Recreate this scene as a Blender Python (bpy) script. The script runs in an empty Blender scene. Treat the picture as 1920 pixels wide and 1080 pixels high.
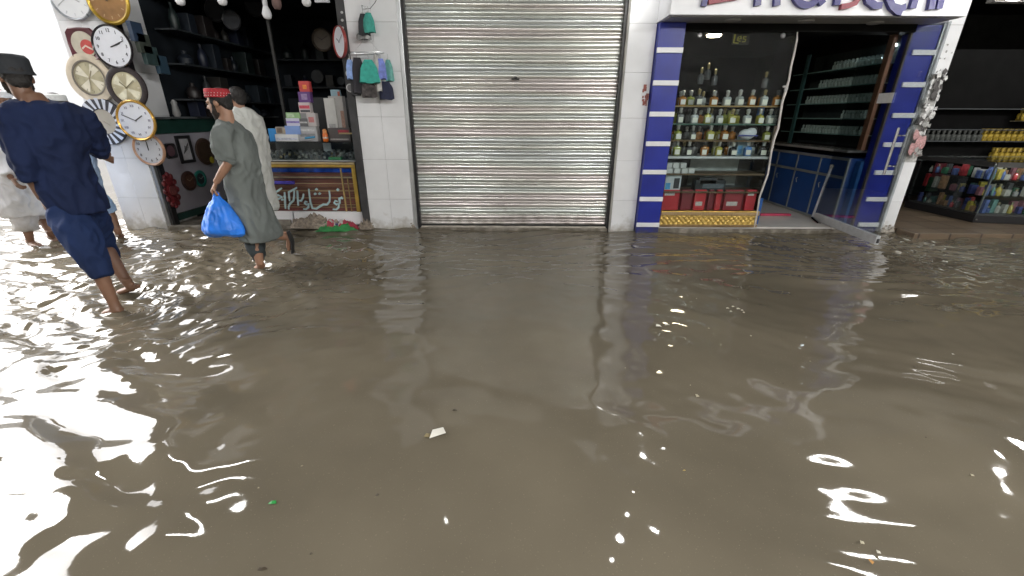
import bpy, bmesh, math, random
import numpy as np
from mathutils import Vector, Matrix, noise as mnoise
R = random.Random(11)
sc = bpy.context.scene
col = sc.collection
rad = math.radians
# ------------------------------------------------------------------ camera
CF, CP, CR, CH = 800.0, rad(22), rad(0.3), 1.43       # focal px (1920 wide), pitch, roll, eye height
D = 5.61                                              # distance of the shop fronts
def ray(px, py):
    u = (px-960)/CF; v = (540-py)/CF
    c, s = math.cos(CR), math.sin(CR)
    u, v = c*u-s*v, s*u+c*v
    return Vector((u, math.cos(CP)+v*math.sin(CP), -math.sin(CP)+v*math.cos(CP)))
def PY(px, py, Y=D):
    r = ray(px, py); t = Y/r.y
    return Vector((r.x*t, Y, CH+r.z*t))
def PZ(px, py, z=0.0):
    r = ray(px, py); t = (z-CH)/r.z
    return Vector((r.x*t, r.y*t, z))
def PX(px, py, X):
    r = ray(px, py); t = X/r.x
    return Vector((X, r.y*t, CH+r.z*t))
cam = bpy.data.cameras.new('camera'); camo = bpy.data.objects.new('camera', cam); col.objects.link(camo)
cam.sensor_width = 36; cam.lens = 36*CF/1920; cam.clip_start = 0.05; cam.clip_end = 1000
camo.location = (0, 0, CH)
camo.rotation_euler = (Matrix.Rotation(math.pi/2-CP, 3, 'X') @ Matrix.Rotation(CR, 3, 'Z')).to_euler()
sc.camera = camo
# ------------------------------------------------------------------ materials
def mat(name, c, rough=0.6, metal=0.0, var=0.15, scale=6.0, bump=0.0, bscale=40.0, spec=0.5, emit=None, es=0.0, dirt=None, dz=(0, .35), stretch=(1, 1, 1), coat=0.0, trans=0.0, sss=0.0):
    m = bpy.data.materials.new(name); m.use_nodes = True
    nt = m.node_tree; N = nt.nodes; L = nt.links
    b = N['Principled BSDF']
    b.inputs['Roughness'].default_value = rough; b.inputs['Metallic'].default_value = metal
    b.inputs['Specular IOR Level'].default_value = spec
    b.inputs['Coat Weight'].default_value = coat
    if trans: b.inputs['Transmission Weight'].default_value = trans
    if sss:
        b.inputs['Subsurface Weight'].default_value = sss; b.inputs['Subsurface Radius'].default_value = (.02, .008, .004)
    tc = N.new('ShaderNodeTexCoord'); mp = N.new('ShaderNodeMapping'); mp.inputs['Scale'].default_value = stretch
    L.new(tc.outputs['Object'], mp.inputs['Vector'])
    n1 = N.new('ShaderNodeTexNoise'); n1.inputs['Scale'].default_value = scale; n1.inputs['Detail'].default_value = 5
    L.new(mp.outputs['Vector'], n1.inputs['Vector'])
    cr = N.new('ShaderNodeValToRGB')
    lo = [max(0, x*(1-var)) for x in c]; hi = [min(1, x*(1+var)) for x in c]
    cr.color_ramp.elements[0].position = .3; cr.color_ramp.elements[1].position = .7
    cr.color_ramp.elements[0].color = (*lo, 1); cr.color_ramp.elements[1].color = (*hi, 1)
    L.new(n1.outputs['Fac'], cr.inputs['Fac'])
    out = cr.outputs['Color']
    if dirt:
        geo = N.new('ShaderNodeNewGeometry'); sx = N.new('ShaderNodeSeparateXYZ'); L.new(geo.outputs['Position'], sx.inputs[0])
        n2 = N.new('ShaderNodeTexNoise'); n2.inputs['Scale'].default_value = 9; n2.inputs['Detail'].default_value = 6
        L.new(geo.outputs['Position'], n2.inputs['Vector'])
        ad = N.new('ShaderNodeMath'); ad.operation = 'MULTIPLY_ADD'; ad.inputs[1].default_value = -.5; L.new(n2.outputs['Fac'], ad.inputs[0]); L.new(sx.outputs['Z'], ad.inputs[2])
        mr = N.new('ShaderNodeMapRange'); mr.inputs['From Min'].default_value = dz[0]-.25; mr.inputs['From Max'].default_value = dz[1]-.25
        mr.inputs['To Min'].default_value = .85; mr.inputs['To Max'].default_value = 0
        L.new(ad.outputs[0], mr.inputs['Value'])
        mx = N.new('ShaderNodeMix'); mx.data_type = 'RGBA'; mx.inputs['B'].default_value = (*dirt, 1)
        L.new(mr.outputs['Result'], mx.inputs['Factor']); L.new(out, mx.inputs['A']); out = mx.outputs['Result']
    L.new(out, b.inputs['Base Color'])
    rr = N.new('ShaderNodeMapRange'); rr.inputs['To Min'].default_value = max(.02, rough*.8); rr.inputs['To Max'].default_value = min(1, rough*1.2)
    L.new(n1.outputs['Fac'], rr.inputs['Value']); L.new(rr.outputs['Result'], b.inputs['Roughness'])
    if bump:
        n3 = N.new('ShaderNodeTexNoise'); n3.inputs['Scale'].default_value = bscale; n3.inputs['Detail'].default_value = 4
        L.new(mp.outputs['Vector'], n3.inputs['Vector'])
        bp = N.new('ShaderNodeBump'); bp.inputs['Strength'].default_value = bump; bp.inputs['Distance'].default_value = .01
        L.new(n3.outputs['Fac'], bp.inputs['Height']); L.new(bp.outputs['Normal'], b.inputs['Normal'])
    if emit:
        b.inputs['Emission Color'].default_value = (*emit, 1); b.inputs['Emission Strength'].default_value = es
    return m
def glass_mat(name, tint=(1, 1, 1), refl=1.0, rough=.02):
    m = bpy.data.materials.new(name); m.use_nodes = True; nt = m.node_tree; N = nt.nodes; L = nt.links
    N.remove(N['Principled BSDF'])
    t = N.new('ShaderNodeBsdfTransparent'); t.inputs[0].default_value = (*tint, 1)
    g = N.new('ShaderNodeBsdfGlossy'); g.inputs['Roughness'].default_value = rough
    fr = N.new('ShaderNodeFresnel'); fr.inputs['IOR'].default_value = 1.5
    mu = N.new('ShaderNodeMath'); mu.operation = 'MULTIPLY'; mu.inputs[1].default_value = refl; L.new(fr.outputs[0], mu.inputs[0])
    mx = N.new('ShaderNodeMixShader'); L.new(mu.outputs[0], mx.inputs[0]); L.new(t.outputs[0], mx.inputs[1]); L.new(g.outputs[0], mx.inputs[2])
    L.new(mx.outputs[0], N['Material Output'].inputs[0]); return m
_mc = {}
def paint(c, rough=.5, metal=0, var=.12, scale=14.0, **k):
    key = (tuple(round(x, 3) for x in c), rough, metal, var, scale, tuple(sorted(k.items())))
    if key not in _mc: _mc[key] = mat('paint_%d' % len(_mc), c, rough, metal, var, scale, **k)
    return _mc[key]
# ------------------------------------------------------------------ mesh builder
class MB:
    def __init__(s): s.v = []; s.f = []; s.m = []; s.mi = 0
    def face(s, idx): s.f.append(idx); s.m.append(s.mi)
    def add(s, vs, fs):
        o = len(s.v); s.v += [Vector(v) for v in vs]
        for f in fs: s.face([o+i for i in f])
        return s
    def box(s, x0, x1, y0, y1, z0, z1):
        return s.add([(x0,y0,z0),(x1,y0,z0),(x1,y1,z0),(x0,y1,z0),(x0,y0,z1),(x1,y0,z1),(x1,y1,z1),(x0,y1,z1)],
                     [(0,3,2,1),(4,5,6,7),(0,1,5,4),(1,2,6,5),(2,3,7,6),(3,0,4,7)])
    def cbox(s, c, size, M=None):
        c = Vector(c); h = Vector(size)/2; M = M or Matrix.Identity(3)
        vs = [c + M @ Vector((sx*h.x, sy*h.y, sz*h.z)) for sz in (-1,1) for sx, sy in ((-1,-1),(1,-1),(1,1),(-1,1))]
        return s.add(vs, [(0,3,2,1),(4,5,6,7),(0,1,5,4),(1,2,6,5),(2,3,7,6),(3,0,4,7)])
    def loft(s, rings, cap=True):
        n = len(rings[0]); o = len(s.v)
        for r in rings: s.v += [Vector(p) for p in r]
        for k in range(len(rings)-1):
            a = o+k*n; b = a+n
            for i in range(n): s.face([a+i, a+(i+1) % n, b+(i+1) % n, b+i])
        if cap:
            s.face([o+i for i in range(n)][::-1]); e = o+(len(rings)-1)*n; s.face([e+i for i in range(n)])
        return s
    def tube(s, pts, r, seg=10, cap=True, flat=1.0, side=None):
        pts = [Vector(p) for p in pts]; rs = r if isinstance(r, (list, tuple)) else [r]*len(pts)
        rings = []; pn = None
        for k, p in enumerate(pts):
            t = (pts[min(k+1, len(pts)-1)]-pts[max(k-1, 0)]).normalized()
            if side is not None: ref = Vector(side)
            elif pn is None: ref = Vector((0,0,1)) if abs(t.z) < .9 else Vector((1,0,0))
            else: ref = pn
            a = (ref - t*ref.dot(t)).normalized(); b = t.cross(a); pn = a
            rings.append([p + a*(math.cos(2*math.pi*i/seg)*rs[k]) + b*(math.sin(2*math.pi*i/seg)*rs[k]*flat) for i in range(seg)])
        return s.loft(rings, cap)
    def ell(s, c, rx, ry, rz, M=None, seg=16, rng=10):
        c = Vector(c); M = M or Matrix.Identity(3); rings = []
        for k in range(1, rng):
            th = math.pi*k/rng
            rings.append([c + M @ Vector((rx*math.sin(th)*math.cos(2*math.pi*i/seg), ry*math.sin(th)*math.sin(2*math.pi*i/seg), -rz*math.cos(th))) for i in range(seg)])
        return s.loft(rings)
    def lathe(s, c, prof, M=None, seg=20, sq=None):
        """prof: (radius, height) pairs; axis is local z; sq=(ax, ay) superellipse squareness"""
        c = Vector(c); M = M or Matrix.Identity(3); rings = []
        for r, h in prof:
            ring = []
            for i in range(seg):
                a = 2*math.pi*i/seg; ca, sa = math.cos(a), math.sin(a)
                if sq and r > sq[2]:
                    ca = math.copysign(abs(ca)**.35, ca)*sq[0]; sa = math.copysign(abs(sa)**.35, sa)*sq[1]
                ring.append(c + M @ Vector((r*ca, r*sa, h)))
            rings.append(ring)
        return s.loft(rings)
    def ribbon(s, pts, w, y0, y1):
        """flat brush stroke in the XZ plane, from y0 (front) to y1 (back); pts = (x, z)"""
        ws = w if isinstance(w, (list, tuple)) else [w]*len(pts)
        P = [Vector((p[0], p[1])) for p in pts]; n = len(P); o = len(s.v)
        for k, p in enumerate(P):
            t = (P[min(k+1, n-1)]-P[max(k-1, 0)]).normalized(); q = Vector((-t.y, t.x))*ws[k]/2
            a, b = p+q, p-q
            s.v += [Vector((a.x, y0, a.y)), Vector((b.x, y0, b.y)), Vector((a.x, y1, a.y)), Vector((b.x, y1, b.y))]
        for k in range(n-1):
            i = o+4*k; j = i+4
            s.face([i, i+1, j+1, j]); s.face([i+2, j+2, j+3, i+3]); s.face([i, j, j+2, i+2]); s.face([i+1, i+3, j+3, j+1])
        s.face([o, o+2, o+3, o+1]); e = o+4*(n-1); s.face([e, e+1, e+3, e+2])
        return s
    def build(s, name, m=None, parent=None, smooth=None, bevel=0.0):
        me = bpy.data.meshes.new(name); me.from_pydata([tuple(v) for v in s.v], [], s.f)
        ms = m if isinstance(m, (list, tuple)) else [m]
        for q in ms:
            if q: me.materials.append(q)
        if len(ms) > 1: me.polygons.foreach_set('material_index', s.m)
        bm = bmesh.new(); bm.from_mesh(me); bmesh.ops.recalc_face_normals(bm, faces=bm.faces); bm.to_mesh(me); bm.free()
        if smooth is not None:
            me.polygons.foreach_set('use_smooth', [True]*len(me.polygons))
            try: me.set_sharp_from_angle(angle=rad(smooth))
            except Exception: pass
        o = bpy.data.objects.new(name, me); col.objects.link(o)
        if bevel:
            b = o.modifiers.new('bevel', 'BEVEL'); b.width = bevel; b.segments = 2; b.limit_method = 'ANGLE'; b.angle_limit = rad(40)
        if parent is not None:
            o.parent = parent; o.matrix_parent_inverse = parent.matrix_basis.inverted()
        return o
def fuse(mb, name, m, parent=None, voxel=.008, sm=4, fold=None):
    """weld overlapping closed shapes into one continuous surface"""
    me = bpy.data.meshes.new(name); me.from_pydata([tuple(v) for v in mb.v], [], mb.f)
    bm = bmesh.new(); bm.from_mesh(me); bmesh.ops.recalc_face_normals(bm, faces=bm.faces); bm.to_mesh(me); bm.free()
    t = bpy.data.objects.new('tmp', me); col.objects.link(t)
    q = t.modifiers.new('r', 'REMESH'); q.mode = 'VOXEL'; q.voxel_size = voxel
    if sm:
        q = t.modifiers.new('s', 'SMOOTH'); q.iterations = sm; q.factor = .5
    dg = bpy.context.evaluated_depsgraph_get(); dg.update()
    nm = bpy.data.meshes.new_from_object(t.evaluated_get(dg)); nm.name = name
    bpy.data.objects.remove(t); bpy.data.meshes.remove(me)
    if fold:
        vn = [v.normal.copy() for v in nm.vertices]
        for v, n in zip(nm.vertices, vn): v.co = v.co + n*fold(v.co)
    nm.materials.clear(); nm.materials.append(m)
    nm.polygons.foreach_set('use_smooth', [True]*len(nm.polygons))
    o = bpy.data.objects.new(name, nm); col.objects.link(o)
    if parent is not None:
        o.parent = parent; o.matrix_parent_inverse = parent.matrix_basis.inverted()
    return o
def tag(o, label, cat, group=None):
    o['label'] = label; o['category'] = cat
    if group: o['group'] = group
    return o
def thing(name, label, cat, loc=(0, 0, 0), group=None):
    o = bpy.data.objects.new(name, None); col.objects.link(o); o.location = loc; o.empty_display_size = .1
    return tag(o, label, cat, group)
def struct(o): o['kind'] = 'structure'; return o
def dup(root, d, label=None, group=None):
    """a copy of a thing with copies of its parts, moved by d"""
    r = root.copy(); col.objects.link(r); r.location = root.location + Vector(d)
    if label: r['label'] = label
    if group: r['group'] = group
    for ch in [c for c in root.children]:
        c = ch.copy(); col.objects.link(c); c.parent = r
        for g in ch.children:
            q = g.copy(); col.objects.link(q); q.parent = c
    return r
def text_mb(mb, body, size, at, M, depth=.002, align='CENTER'):
    cu = bpy.data.curves.new('t', 'FONT'); cu.body = body; cu.size = size; cu.align_x = align; cu.align_y = 'CENTER'; cu.extrude = depth
    t = bpy.data.objects.new('t', cu); col.objects.link(t)
    dg = bpy.context.evaluated_depsgraph_get(); dg.update()
    me = bpy.data.meshes.new_from_object(t.evaluated_get(dg))
    o = len(mb.v)
    for v in me.vertices: mb.v.append(Vector(at) + M @ v.co)
    for p in me.polygons: mb.face([o+i for i in p.vertices])
    bpy.data.objects.remove(t); bpy.data.curves.remove(cu); bpy.data.meshes.remove(me)
def boxes(name, lst, m, parent=None, bevel=0.0):
    for q in lst:
        b = MB(); b.box(*q); b.build(name, m, parent, bevel=bevel)
def ray_plane(px, py, p0, n):
    r = ray(px, py); c = Vector((0, 0, CH)); t = (p0-c).dot(n)/r.dot(n); return c+r*t
FRONT = Matrix(((1,0,0),(0,0,-1),(0,1,0)))      # text/discs: local z -> -Y, local y -> Z
# strengths of the lamps over the lane and of the bright street end
TUBE = 50.0
TUBE2 = 350.0
SKYGAIN = 5.2
LAMPS = [(-3.72, 4.08, 3.2, .7, 'lit tube lamp hanging over the lane before the clock shop', 12), (4.42, 4.05, 3.2, .7, 'lit tube lamp hanging over the lane before the perfume shop', -14), (-1.4, -1.2, 3.72, 1.3, 'lit tube lamp hanging over the lane behind the viewer at the left', 90), (2.6, -1.2, 3.72, 1.3, 'lit tube lamp hanging over the lane behind the viewer at the right', 90), (5.2, -1.0, 3.72, 1.3, 'added unseen fill tube over the lane behind the viewer farthest right', 60), (8.2, .6, 3.72, 1.3, 'added unseen fill tube over the lane far to the right of the viewer', 0), (7.4, 6.2, 3.1, .8, 'added unseen fill tube inside the right shop above its showcase', 0)]  # the farthest right, far right and right shop tubes are added fill lamps
BULBS = [(1.66, 4.06, 3.2, 'lit round bulb hanging over the lane before the steel shutter', 90, .05), (1.30, 3.40, 3.2, 'lit round bulb hanging nearest over the middle of the lane', 90, .05), (6.9, 4.5, 3.2, 'lit round bulb hanging over the lane before the right shop', 110, .07), (-.88, 4.08, 3.2, 'lit small bulb hanging over the lane left of the middle', 70, .03), (1.375, 5.42, 2.60, 'lit bulb at the top of the pillar between shutter and blue column', 13, .05)]
# ------------------------------------------------------------------ materials in use
M_tile = mat('white_tile', (.80,.81,.83), .16, var=.075, scale=2.2, spec=.5, dirt=(.30,.265,.20), dz=(-.04,.17))
M_grout = mat('grout', (.42,.42,.41), .8, var=.2)
M_plaster = mat('plaster', (.62,.61,.58), .8, var=.12, bump=.3, dirt=(.25,.22,.18), dz=(0,.3))
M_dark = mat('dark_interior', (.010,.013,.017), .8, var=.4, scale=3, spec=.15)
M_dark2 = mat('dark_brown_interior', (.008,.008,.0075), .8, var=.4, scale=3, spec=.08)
M_upper = mat('upper_wall_paint', (.10,.10,.10), .8, var=.3, scale=2)
M_black = paint((.015,.015,.017), .4)
M_greymetal = mat('grey_metal', (.32,.33,.34), .4, .7, var=.2)
M_alu = mat('aluminium', (.62,.64,.65), .32, .85, var=.1)
M_steel = mat('steel', (.6,.6,.6), .2, 1, var=.1)
M_gold = mat('gold_moulding', (.62,.42,.10), .35, .75, var=.25)
M_wood = mat('brown_wood', (.17,.075,.04), .5, var=.35, scale=4, stretch=(8,8,1))
M_blue = mat('blue_panel', (.012,.024,.27), .36, var=.16, scale=4, spec=.45, dirt=(.05,.05,.07), dz=(-.04,.16), bump=.06, bscale=8)
M_white = mat('white_panel', (.80,.81,.83), .4, var=.05)
M_step = mat('step_stone', (.26,.235,.20), .7, var=.35, scale=8, bump=.4, dirt=(.10,.085,.06), dz=(-.02,.10))
M_glass = glass_mat('clear_glass', (.93,.97,.96), .8)
M_glass2 = glass_mat('green_glass', (.80,.92,.90), 1.0)
M_glass_win = glass_mat('window_glass', (.90,.94,.94), .35)

# ------------------------------------------------------------------ water: one sheet to the horizon, real ripples
def axis(a, b, step, lo, hi):
    xs = list(np.arange(a, b+1e-6, step)); s = step
    x = a
    left = []
    while x > lo: s *= 1.12; x -= s; left.append(x)
    s = step; x = b; right = []
    while x < hi: s *= 1.12; x += s; right.append(x)
    return np.array(left[::-1]+xs+right)
xs = axis(-6.6, 7.2, .022, -320, 320); ys = axis(.45, 5.75, .018, -60, 420)
GX, GY = np.meshgrid(xs, ys)
rs = np.random.RandomState(5)
Zw = np.zeros_like(GX)
def gauss(cx, cy, sx, sy): return np.exp(-(((GX-cx)/sx)**2+((GY-cy)/sy)**2))
calm = np.clip(1-gauss(1.3, 1.6, 4.2, 2.6)*.80, 0, 1)
busy = np.clip(.9*gauss(-3.0, 3.4, 1.5, 1.2)+.75*gauss(-2.4, 4.1, 1.1, .9)+.6*gauss(-5.2, 4.6, 1.6, 1.3), 0, 1.2)
edge = np.clip((GY-3.0)/2.0, 0, 1)
far = np.clip(1-np.maximum(np.abs(GX)-7, 0)/10, .0, 1)*np.clip(1-np.maximum(GY-6, 0)/14, 0, 1)
# warp the coordinates so that no crest runs dead straight
WX = GX+.16*np.sin(1.7*GY+.9*GX)+.09*np.sin(3.3*GX-2.1*GY+1)
WY = GY+.14*np.sin(1.3*GX-.8*GY+.5)+.08*np.sin(2.9*GY+2.3*GX)
for i in range(16):      # long slow swell of the whole street
    lam = rs.uniform(.45, 1.5); th = rs.normal(1.45, .75); k = 2*math.pi/lam
    Zw += rs.uniform(.5, 1.2)*.0028*lam*np.sin(k*(math.cos(th)*WX+math.sin(th)*WY)+rs.uniform(0, 6.3))*(.45+.55*calm)
for i in range(22):      # short ripples, mostly running across the lane
    lam = rs.uniform(.09, .30); th = rs.normal(1.5, .45); k = 2*math.pi/lam
    env = .5+.5*np.sin(rs.uniform(.5, 1.6)*GX+rs.uniform(.5, 1.8)*GY+rs.uniform(0, 6.3))
    Zw += .0135*lam*env*np.sin(k*(math.cos(th)*WX+math.sin(th)*WY)+rs.uniform(0, 6.3))*(.14+.86*edge)*(.35+.65*calm)
for i in range(16):      # middle waves that break up the lamp reflections
    lam = rs.uniform(.13, .42); th = rs.normal(1.3, .8); k = 2*math.pi/lam
    Zw += .0018*lam*np.sin(k*(math.cos(th)*WX+math.sin(th)*WY)+rs.uniform(0, 6.3))
for i in range(34):      # choppy water round the walkers
    lam = rs.uniform(.055, .22); th = rs.uniform(0, 6.3); k = 2*math.pi/lam
    Zw += .0105*lam*np.sin(k*(math.cos(th)*WX+math.sin(th)*WY)+rs.uniform(0, 6.3))*busy
for i in range(18):      # fine ripples at the left
    lam = rs.uniform(.09, .22); th = rs.normal(1.3, .5); k = 2*math.pi/lam
    Zw += .0052*lam*np.sin(k*(math.cos(th)*WX+math.sin(th)*WY)+rs.uniform(0, 6.3))*np.clip((-1.2-GX)/2.0, 0, 1)
for i in range(14):      # broad choppy bands at the left, under the open sky
    lam = rs.uniform(.22, .6); th = rs.normal(1.2, .5); k = 2*math.pi/lam
    Zw += .0095*lam*np.sin(k*(math.cos(th)*WX+math.sin(th)*WY)+rs.uniform(0, 6.3))*np.clip((-.7-GX)/2.0, 0, 1)
for cx, cy, a, lam, fall in ((-3.06,3.0,.013,.13,.42), (-3.36,3.48,.010,.11,.38), (-2.56,4.08,.012,.11,.42), (-4.9,5.2,.006,.12,.35), (-5.7,4.9,.006,.12,.35), (4.46,5.05,.003,.1,.4)):
    rr = np.hypot(GX-cx, GY-cy); Zw += a*np.sin(2*math.pi*rr/lam)*np.exp(-rr/fall)*np.clip(rr/.08, 0, 1)
Zw *= far
nx, ny = len(xs), len(ys)
me = bpy.data.meshes.new('water')
vv = np.stack([GX, GY, Zw], -1).reshape(-1, 3).astype(np.float32)
ii = (np.arange(ny-1)[:, None]*nx+np.arange(nx-1)[None]).reshape(-1)
ff = np.stack([ii, ii+1, ii+nx+1, ii+nx], -1).astype(np.int32)
me.vertices.add(len(vv)); me.vertices.foreach_set('co', vv.ravel())
me.loops.add(ff.size); me.loops.foreach_set('vertex_index', ff.ravel())
me.polygons.add(len(ff)); me.polygons.foreach_set('loop_start', np.arange(0, ff.size, 4, dtype=np.int32))
me.update(calc_edges=True); me.polygons.foreach_set('use_smooth', [True]*len(ff))
water = bpy.data.objects.new('water', me); col.objects.link(water); struct(water)
M_water = mat('muddy_water', (.130,.112,.082), .035, var=.17, scale=1.1, bump=0)
def _w():
    nt = M_water.node_tree; N = nt.nodes; L = nt.links; b = N['Principled BSDF']
    for l in list(b.inputs['Roughness'].links): L.remove(l)
    b.inputs['Roughness'].default_value = .04
    b.inputs['IOR'].default_value = WATER_IOR
    tc = N.new('ShaderNodeTexCoord')
    n1 = N.new('ShaderNodeTexNoise'); n1.inputs['Scale'].default_value = 26; n1.inputs['Detail'].default_value = 3
    n2 = N.new('ShaderNodeTexNoise'); n2.inputs['Scale'].default_value = 160; n2.inputs['Detail'].default_value = 1
    L.new(tc.outputs['Object'], n1.inputs['Vector']); L.new(tc.outputs['Object'], n2.inputs['Vector'])
    # fine suspended silt: tiny light specks
    rp = N.new('ShaderNodeValToRGB'); rp.color_ramp.elements[0].position = .70; rp.color_ramp.elements[1].position = .78
    L.new(n2.outputs['Fac'], rp.inputs['Fac'])
    mx = N.new('ShaderNodeMix'); mx.data_type = 'RGBA'; mx.inputs['B'].default_value = (.20,.175,.13,1)
    src = b.inputs['Base Color'].links[0].from_socket
    L.new(rp.outputs['Color'], mx.inputs['Factor']); L.new(src, mx.inputs['A']); L.new(mx.outputs['Result'], b.inputs['Base Color'])
    bp = N.new('ShaderNodeBump'); bp.inputs['Strength'].default_value = .006; bp.inputs['Distance'].default_value = .02
    L.new(n1.outputs['Fac'], bp.inputs['Height']); L.new(bp.outputs['Normal'], b.inputs['Normal'])
WATER_IOR = 1.50
_w(); me.materials.append(M_water)

# ------------------------------------------------------------------ floors, roof and the shells of the building
b = MB(); b.box(-5.18, 5.1, 5.66, 12, -.3, .03)
struct(b.build('shop_floor', M_step))
b = MB(); b.box(5.14, 13, 5.32, 12, -.3, .06)
M_tanfloor = mat('tan_floor', (.24,.175,.12), .35, var=.2, scale=5)
def _tf():
    nt = M_tanfloor.node_tree; N = nt.nodes; L = nt.links; bb = N['Principled BSDF']
    tc = N.new('ShaderNodeTexCoord'); br = N.new('ShaderNodeTexBrick'); br.inputs['Scale'].default_value = 1
    br.offset = 0; br.inputs['Brick Width'].default_value = .4; br.inputs['Row Height'].default_value = .4; br.inputs['Mortar Size'].default_value = .012
    br.inputs['Color1'].default_value = (.17,.125,.085,1); br.inputs['Color2'].default_value = (.13,.095,.065,1); br.inputs['Mortar'].default_value = (.04,.03,.025,1)
    L.new(tc.outputs['Object'], br.inputs['Vector']); L.new(br.outputs['Color'], bb.inputs['Base Color'])
_tf(); struct(b.build('tiled_floor', M_tanfloor, bevel=.008))
b = MB(); b.box(1.95, 4.54, 5.60, 9.6, .031, .065)
struct(b.build('pale_floor', mat('pale_floor', (.55,.53,.50), .3, var=.1), bevel=.004))
# stained concrete kerb the shops stand on
for q in ((-4.60, -1.93, 5.58, 5.655, -.2, .042), (-1.24, 1.27, 5.60, 5.655, -.2, .034), (1.93, 4.52, 5.545, 5.598, -.2, .045)):
    b = MB(); b.box(*q); struct(b.build('kerb', M_step, bevel=.006))
# roof over the lane, wall above the shops, unseen walls that shut the sky out of the lane
b = MB(); b.box(-6.2, 13, -3.4, 5.75, 3.95, 4.05)
for k in range(10): b.box(-4.8+k*1.95, -4.68+k*1.95, -3.4, 5.6, 3.80, 3.95)
struct(b.build('arcade_roof', mat('roof_sheet', (.055,.055,.055), .6, var=.3)))
M_aw = mat('enclosing_wall', (.40,.39,.38), .8, var=.2, scale=1.5)
for q in ((-4.9, 13, -3.6, -3.4, -.2, 4.05), (13, 13.2, -3.6, 12, -.2, 4.05)):
    b = MB(); b.box(*q); struct(b.build('enclosing_wall', M_aw))
b = MB(); b.box(-40, -7.5, 15, 22, -.3, 5.2); b.box(-40, -7.4, 14.9, 22, 5.2, 5.5)
tag(b.build('added_pale_building', mat('pale_plaster', (.86,.86,.86), .8, var=.08, scale=1.5)), 'pale building added at the far left street end to grey the sky reflections', 'building')  # added to weaken the sky's reflection in the water at the left
b = MB(); b.box(-34, -5.6, -4.2, 2.2, -.3, 6.5); tag(b.build('sky_blocker', M_aw, bevel=.02), 'unseen grey block added left of the arcade to shut out sky light', 'building')  # unseen block added to keep sky and sun off the left pillar
b = MB(); b.box(-5.18, 13, 5.74, 5.95, 2.86, 8.0); b.box(-5.18, -5.0, 5.95, 12, 0, 8.0); b.box(-5.18, 13, 12, 12.2, -.3, 8)
ub = b.build('shop_building', M_upper); tag(ub, 'dark upper wall of the market building above the shops', 'building')

# ------------------------------------------------------------------ tiled pillars
def tiled_pillar(x0, x1, y0, y1, label, z1=3.9, zt0=0.0, holes=(), ncol=2):
    t = thing('tiled_pillar', label, 'pillar', ((x0+x1)/2, (y0+y1)/2, 0), None)
    b = MB(); b.box(x0+.012, x1-.012, y0+.012, y1, -.2, z1-.01); b.build('core', M_grout, t)
    b = MB(); zz = [zt0-.09+.0, .408] + [.908+.5*k for k in range(7)]
    for k in range(len(zz)-1):
        if zz[k] >= z1: break
        for c in range(ncol):
            a = x0+(x1-x0)*c/ncol; e = x0+(x1-x0)*(c+1)/ncol
            if any(h0 < (zz[k]+zz[k+1])/2 < h1 for h0, h1 in holes): continue
            j = R.uniform(-.0012, .0012)
            b.box(a+.0012, e-.0012, y0+j, y0+.012+j, zz[k]+.0012, min(zz[k+1], z1)-.0012)
    for k in range(len(zz)-1):       # returns on both sides
        if zz[k] >= z1: break
        for xa, xb in ((x0, x0+.011), (x1-.011, x1)):
            b.box(xa, xb, y0+.013, y1, zz[k]+.0012, min(zz[k+1], z1)-.0012)
    b.build('tile_cladding', M_tile, t, bevel=.002)
    return t
tiled_pillar(-5.18, -4.63, D, 6.2, 'white tiled corner pillar hung with round wall clocks', ncol=2)
p2 = tiled_pillar(-1.895, -1.315, D, 6.2, 'white tiled pillar with a ring of hanging clothes left of the steel shutter', ncol=2)
p3 = tiled_pillar(1.315, 1.632, D, 6.2, 'plain white tiled pillar between the steel shutter and the blue column', ncol=1)
b = MB()
for i in range(16):
    x = 1.585+R.uniform(-.035, .03); z = 1.66+R.uniform(-.10, .10); s = R.uniform(.01, .03); b.box(x-s*.6, x+s*.6, D-.006-i*.0003, D-.004-i*.0003, z-s, z+s)
b.build('torn_sticker', [paint((.30,.10,.08), .7, var=.5, scale=60)], p3)
b = MB()
for k in range(60):
    x = R.choice([R.uniform(-1.9,-1.86), R.uniform(-1.36,-1.30)]); r_ = R.uniform(.008, .022)
    b.ell((x, D-.008, R.uniform(.0, .10)*R.random()), r_, r_*.7, r_*.8, seg=6, rng=4)
b.build('crumbling_base', mat('crumbled_mortar', (.33,.29,.24), .9, var=.4, scale=30), p2)
# broken pillar at the right
p4 = tiled_pillar(4.925, 5.105, D, 6.2, 'narrow white pillar with smashed tiles and torn posters right of the open glass door', holes=((.95, 1.9),), ncol=1)
b = MB(); b.box(4.93, 5.10, D+.002, D+.012, 1.86, 1.906); b.box(4.93, 5.10, D+.002, D+.012, .91, 1.02)
b.build('exposed_mortar', mat('mortar', (.50,.50,.49), .9, var=.35, scale=25, bump=1.0, bscale=60), p4)
b = MB(); cols = [(.60,.60,.60),(.09,.085,.085),(.35,.35,.34),(.70,.70,.69),(.50,.29,.29),(.16,.15,.14)]
def scrap(cx, cz, s, mi, y):
    n = R.randint(5, 8); o = len(b.v); a0 = R.uniform(0, 6)
    for i in range(n):
        r_ = s*R.uniform(.45, 1.15); b.v.append(Vector((min(5.10, max(4.90, cx+r_*math.cos(a0+6.283*i/n)*.8)), y-R.uniform(0, .014), cz+r_*math.sin(a0+6.283*i/n))))
    b.mi = mi; b.face([o+i for i in range(n)])
for i in range(85):
    z = 1.0+.95*R.random()**.8
    scrap(R.uniform(4.92, 5.09), z, R.uniform(.02, .055), R.choice([0, 0, 1, 2, 3, 5, 1]), D-.001-i*.0004)
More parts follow.
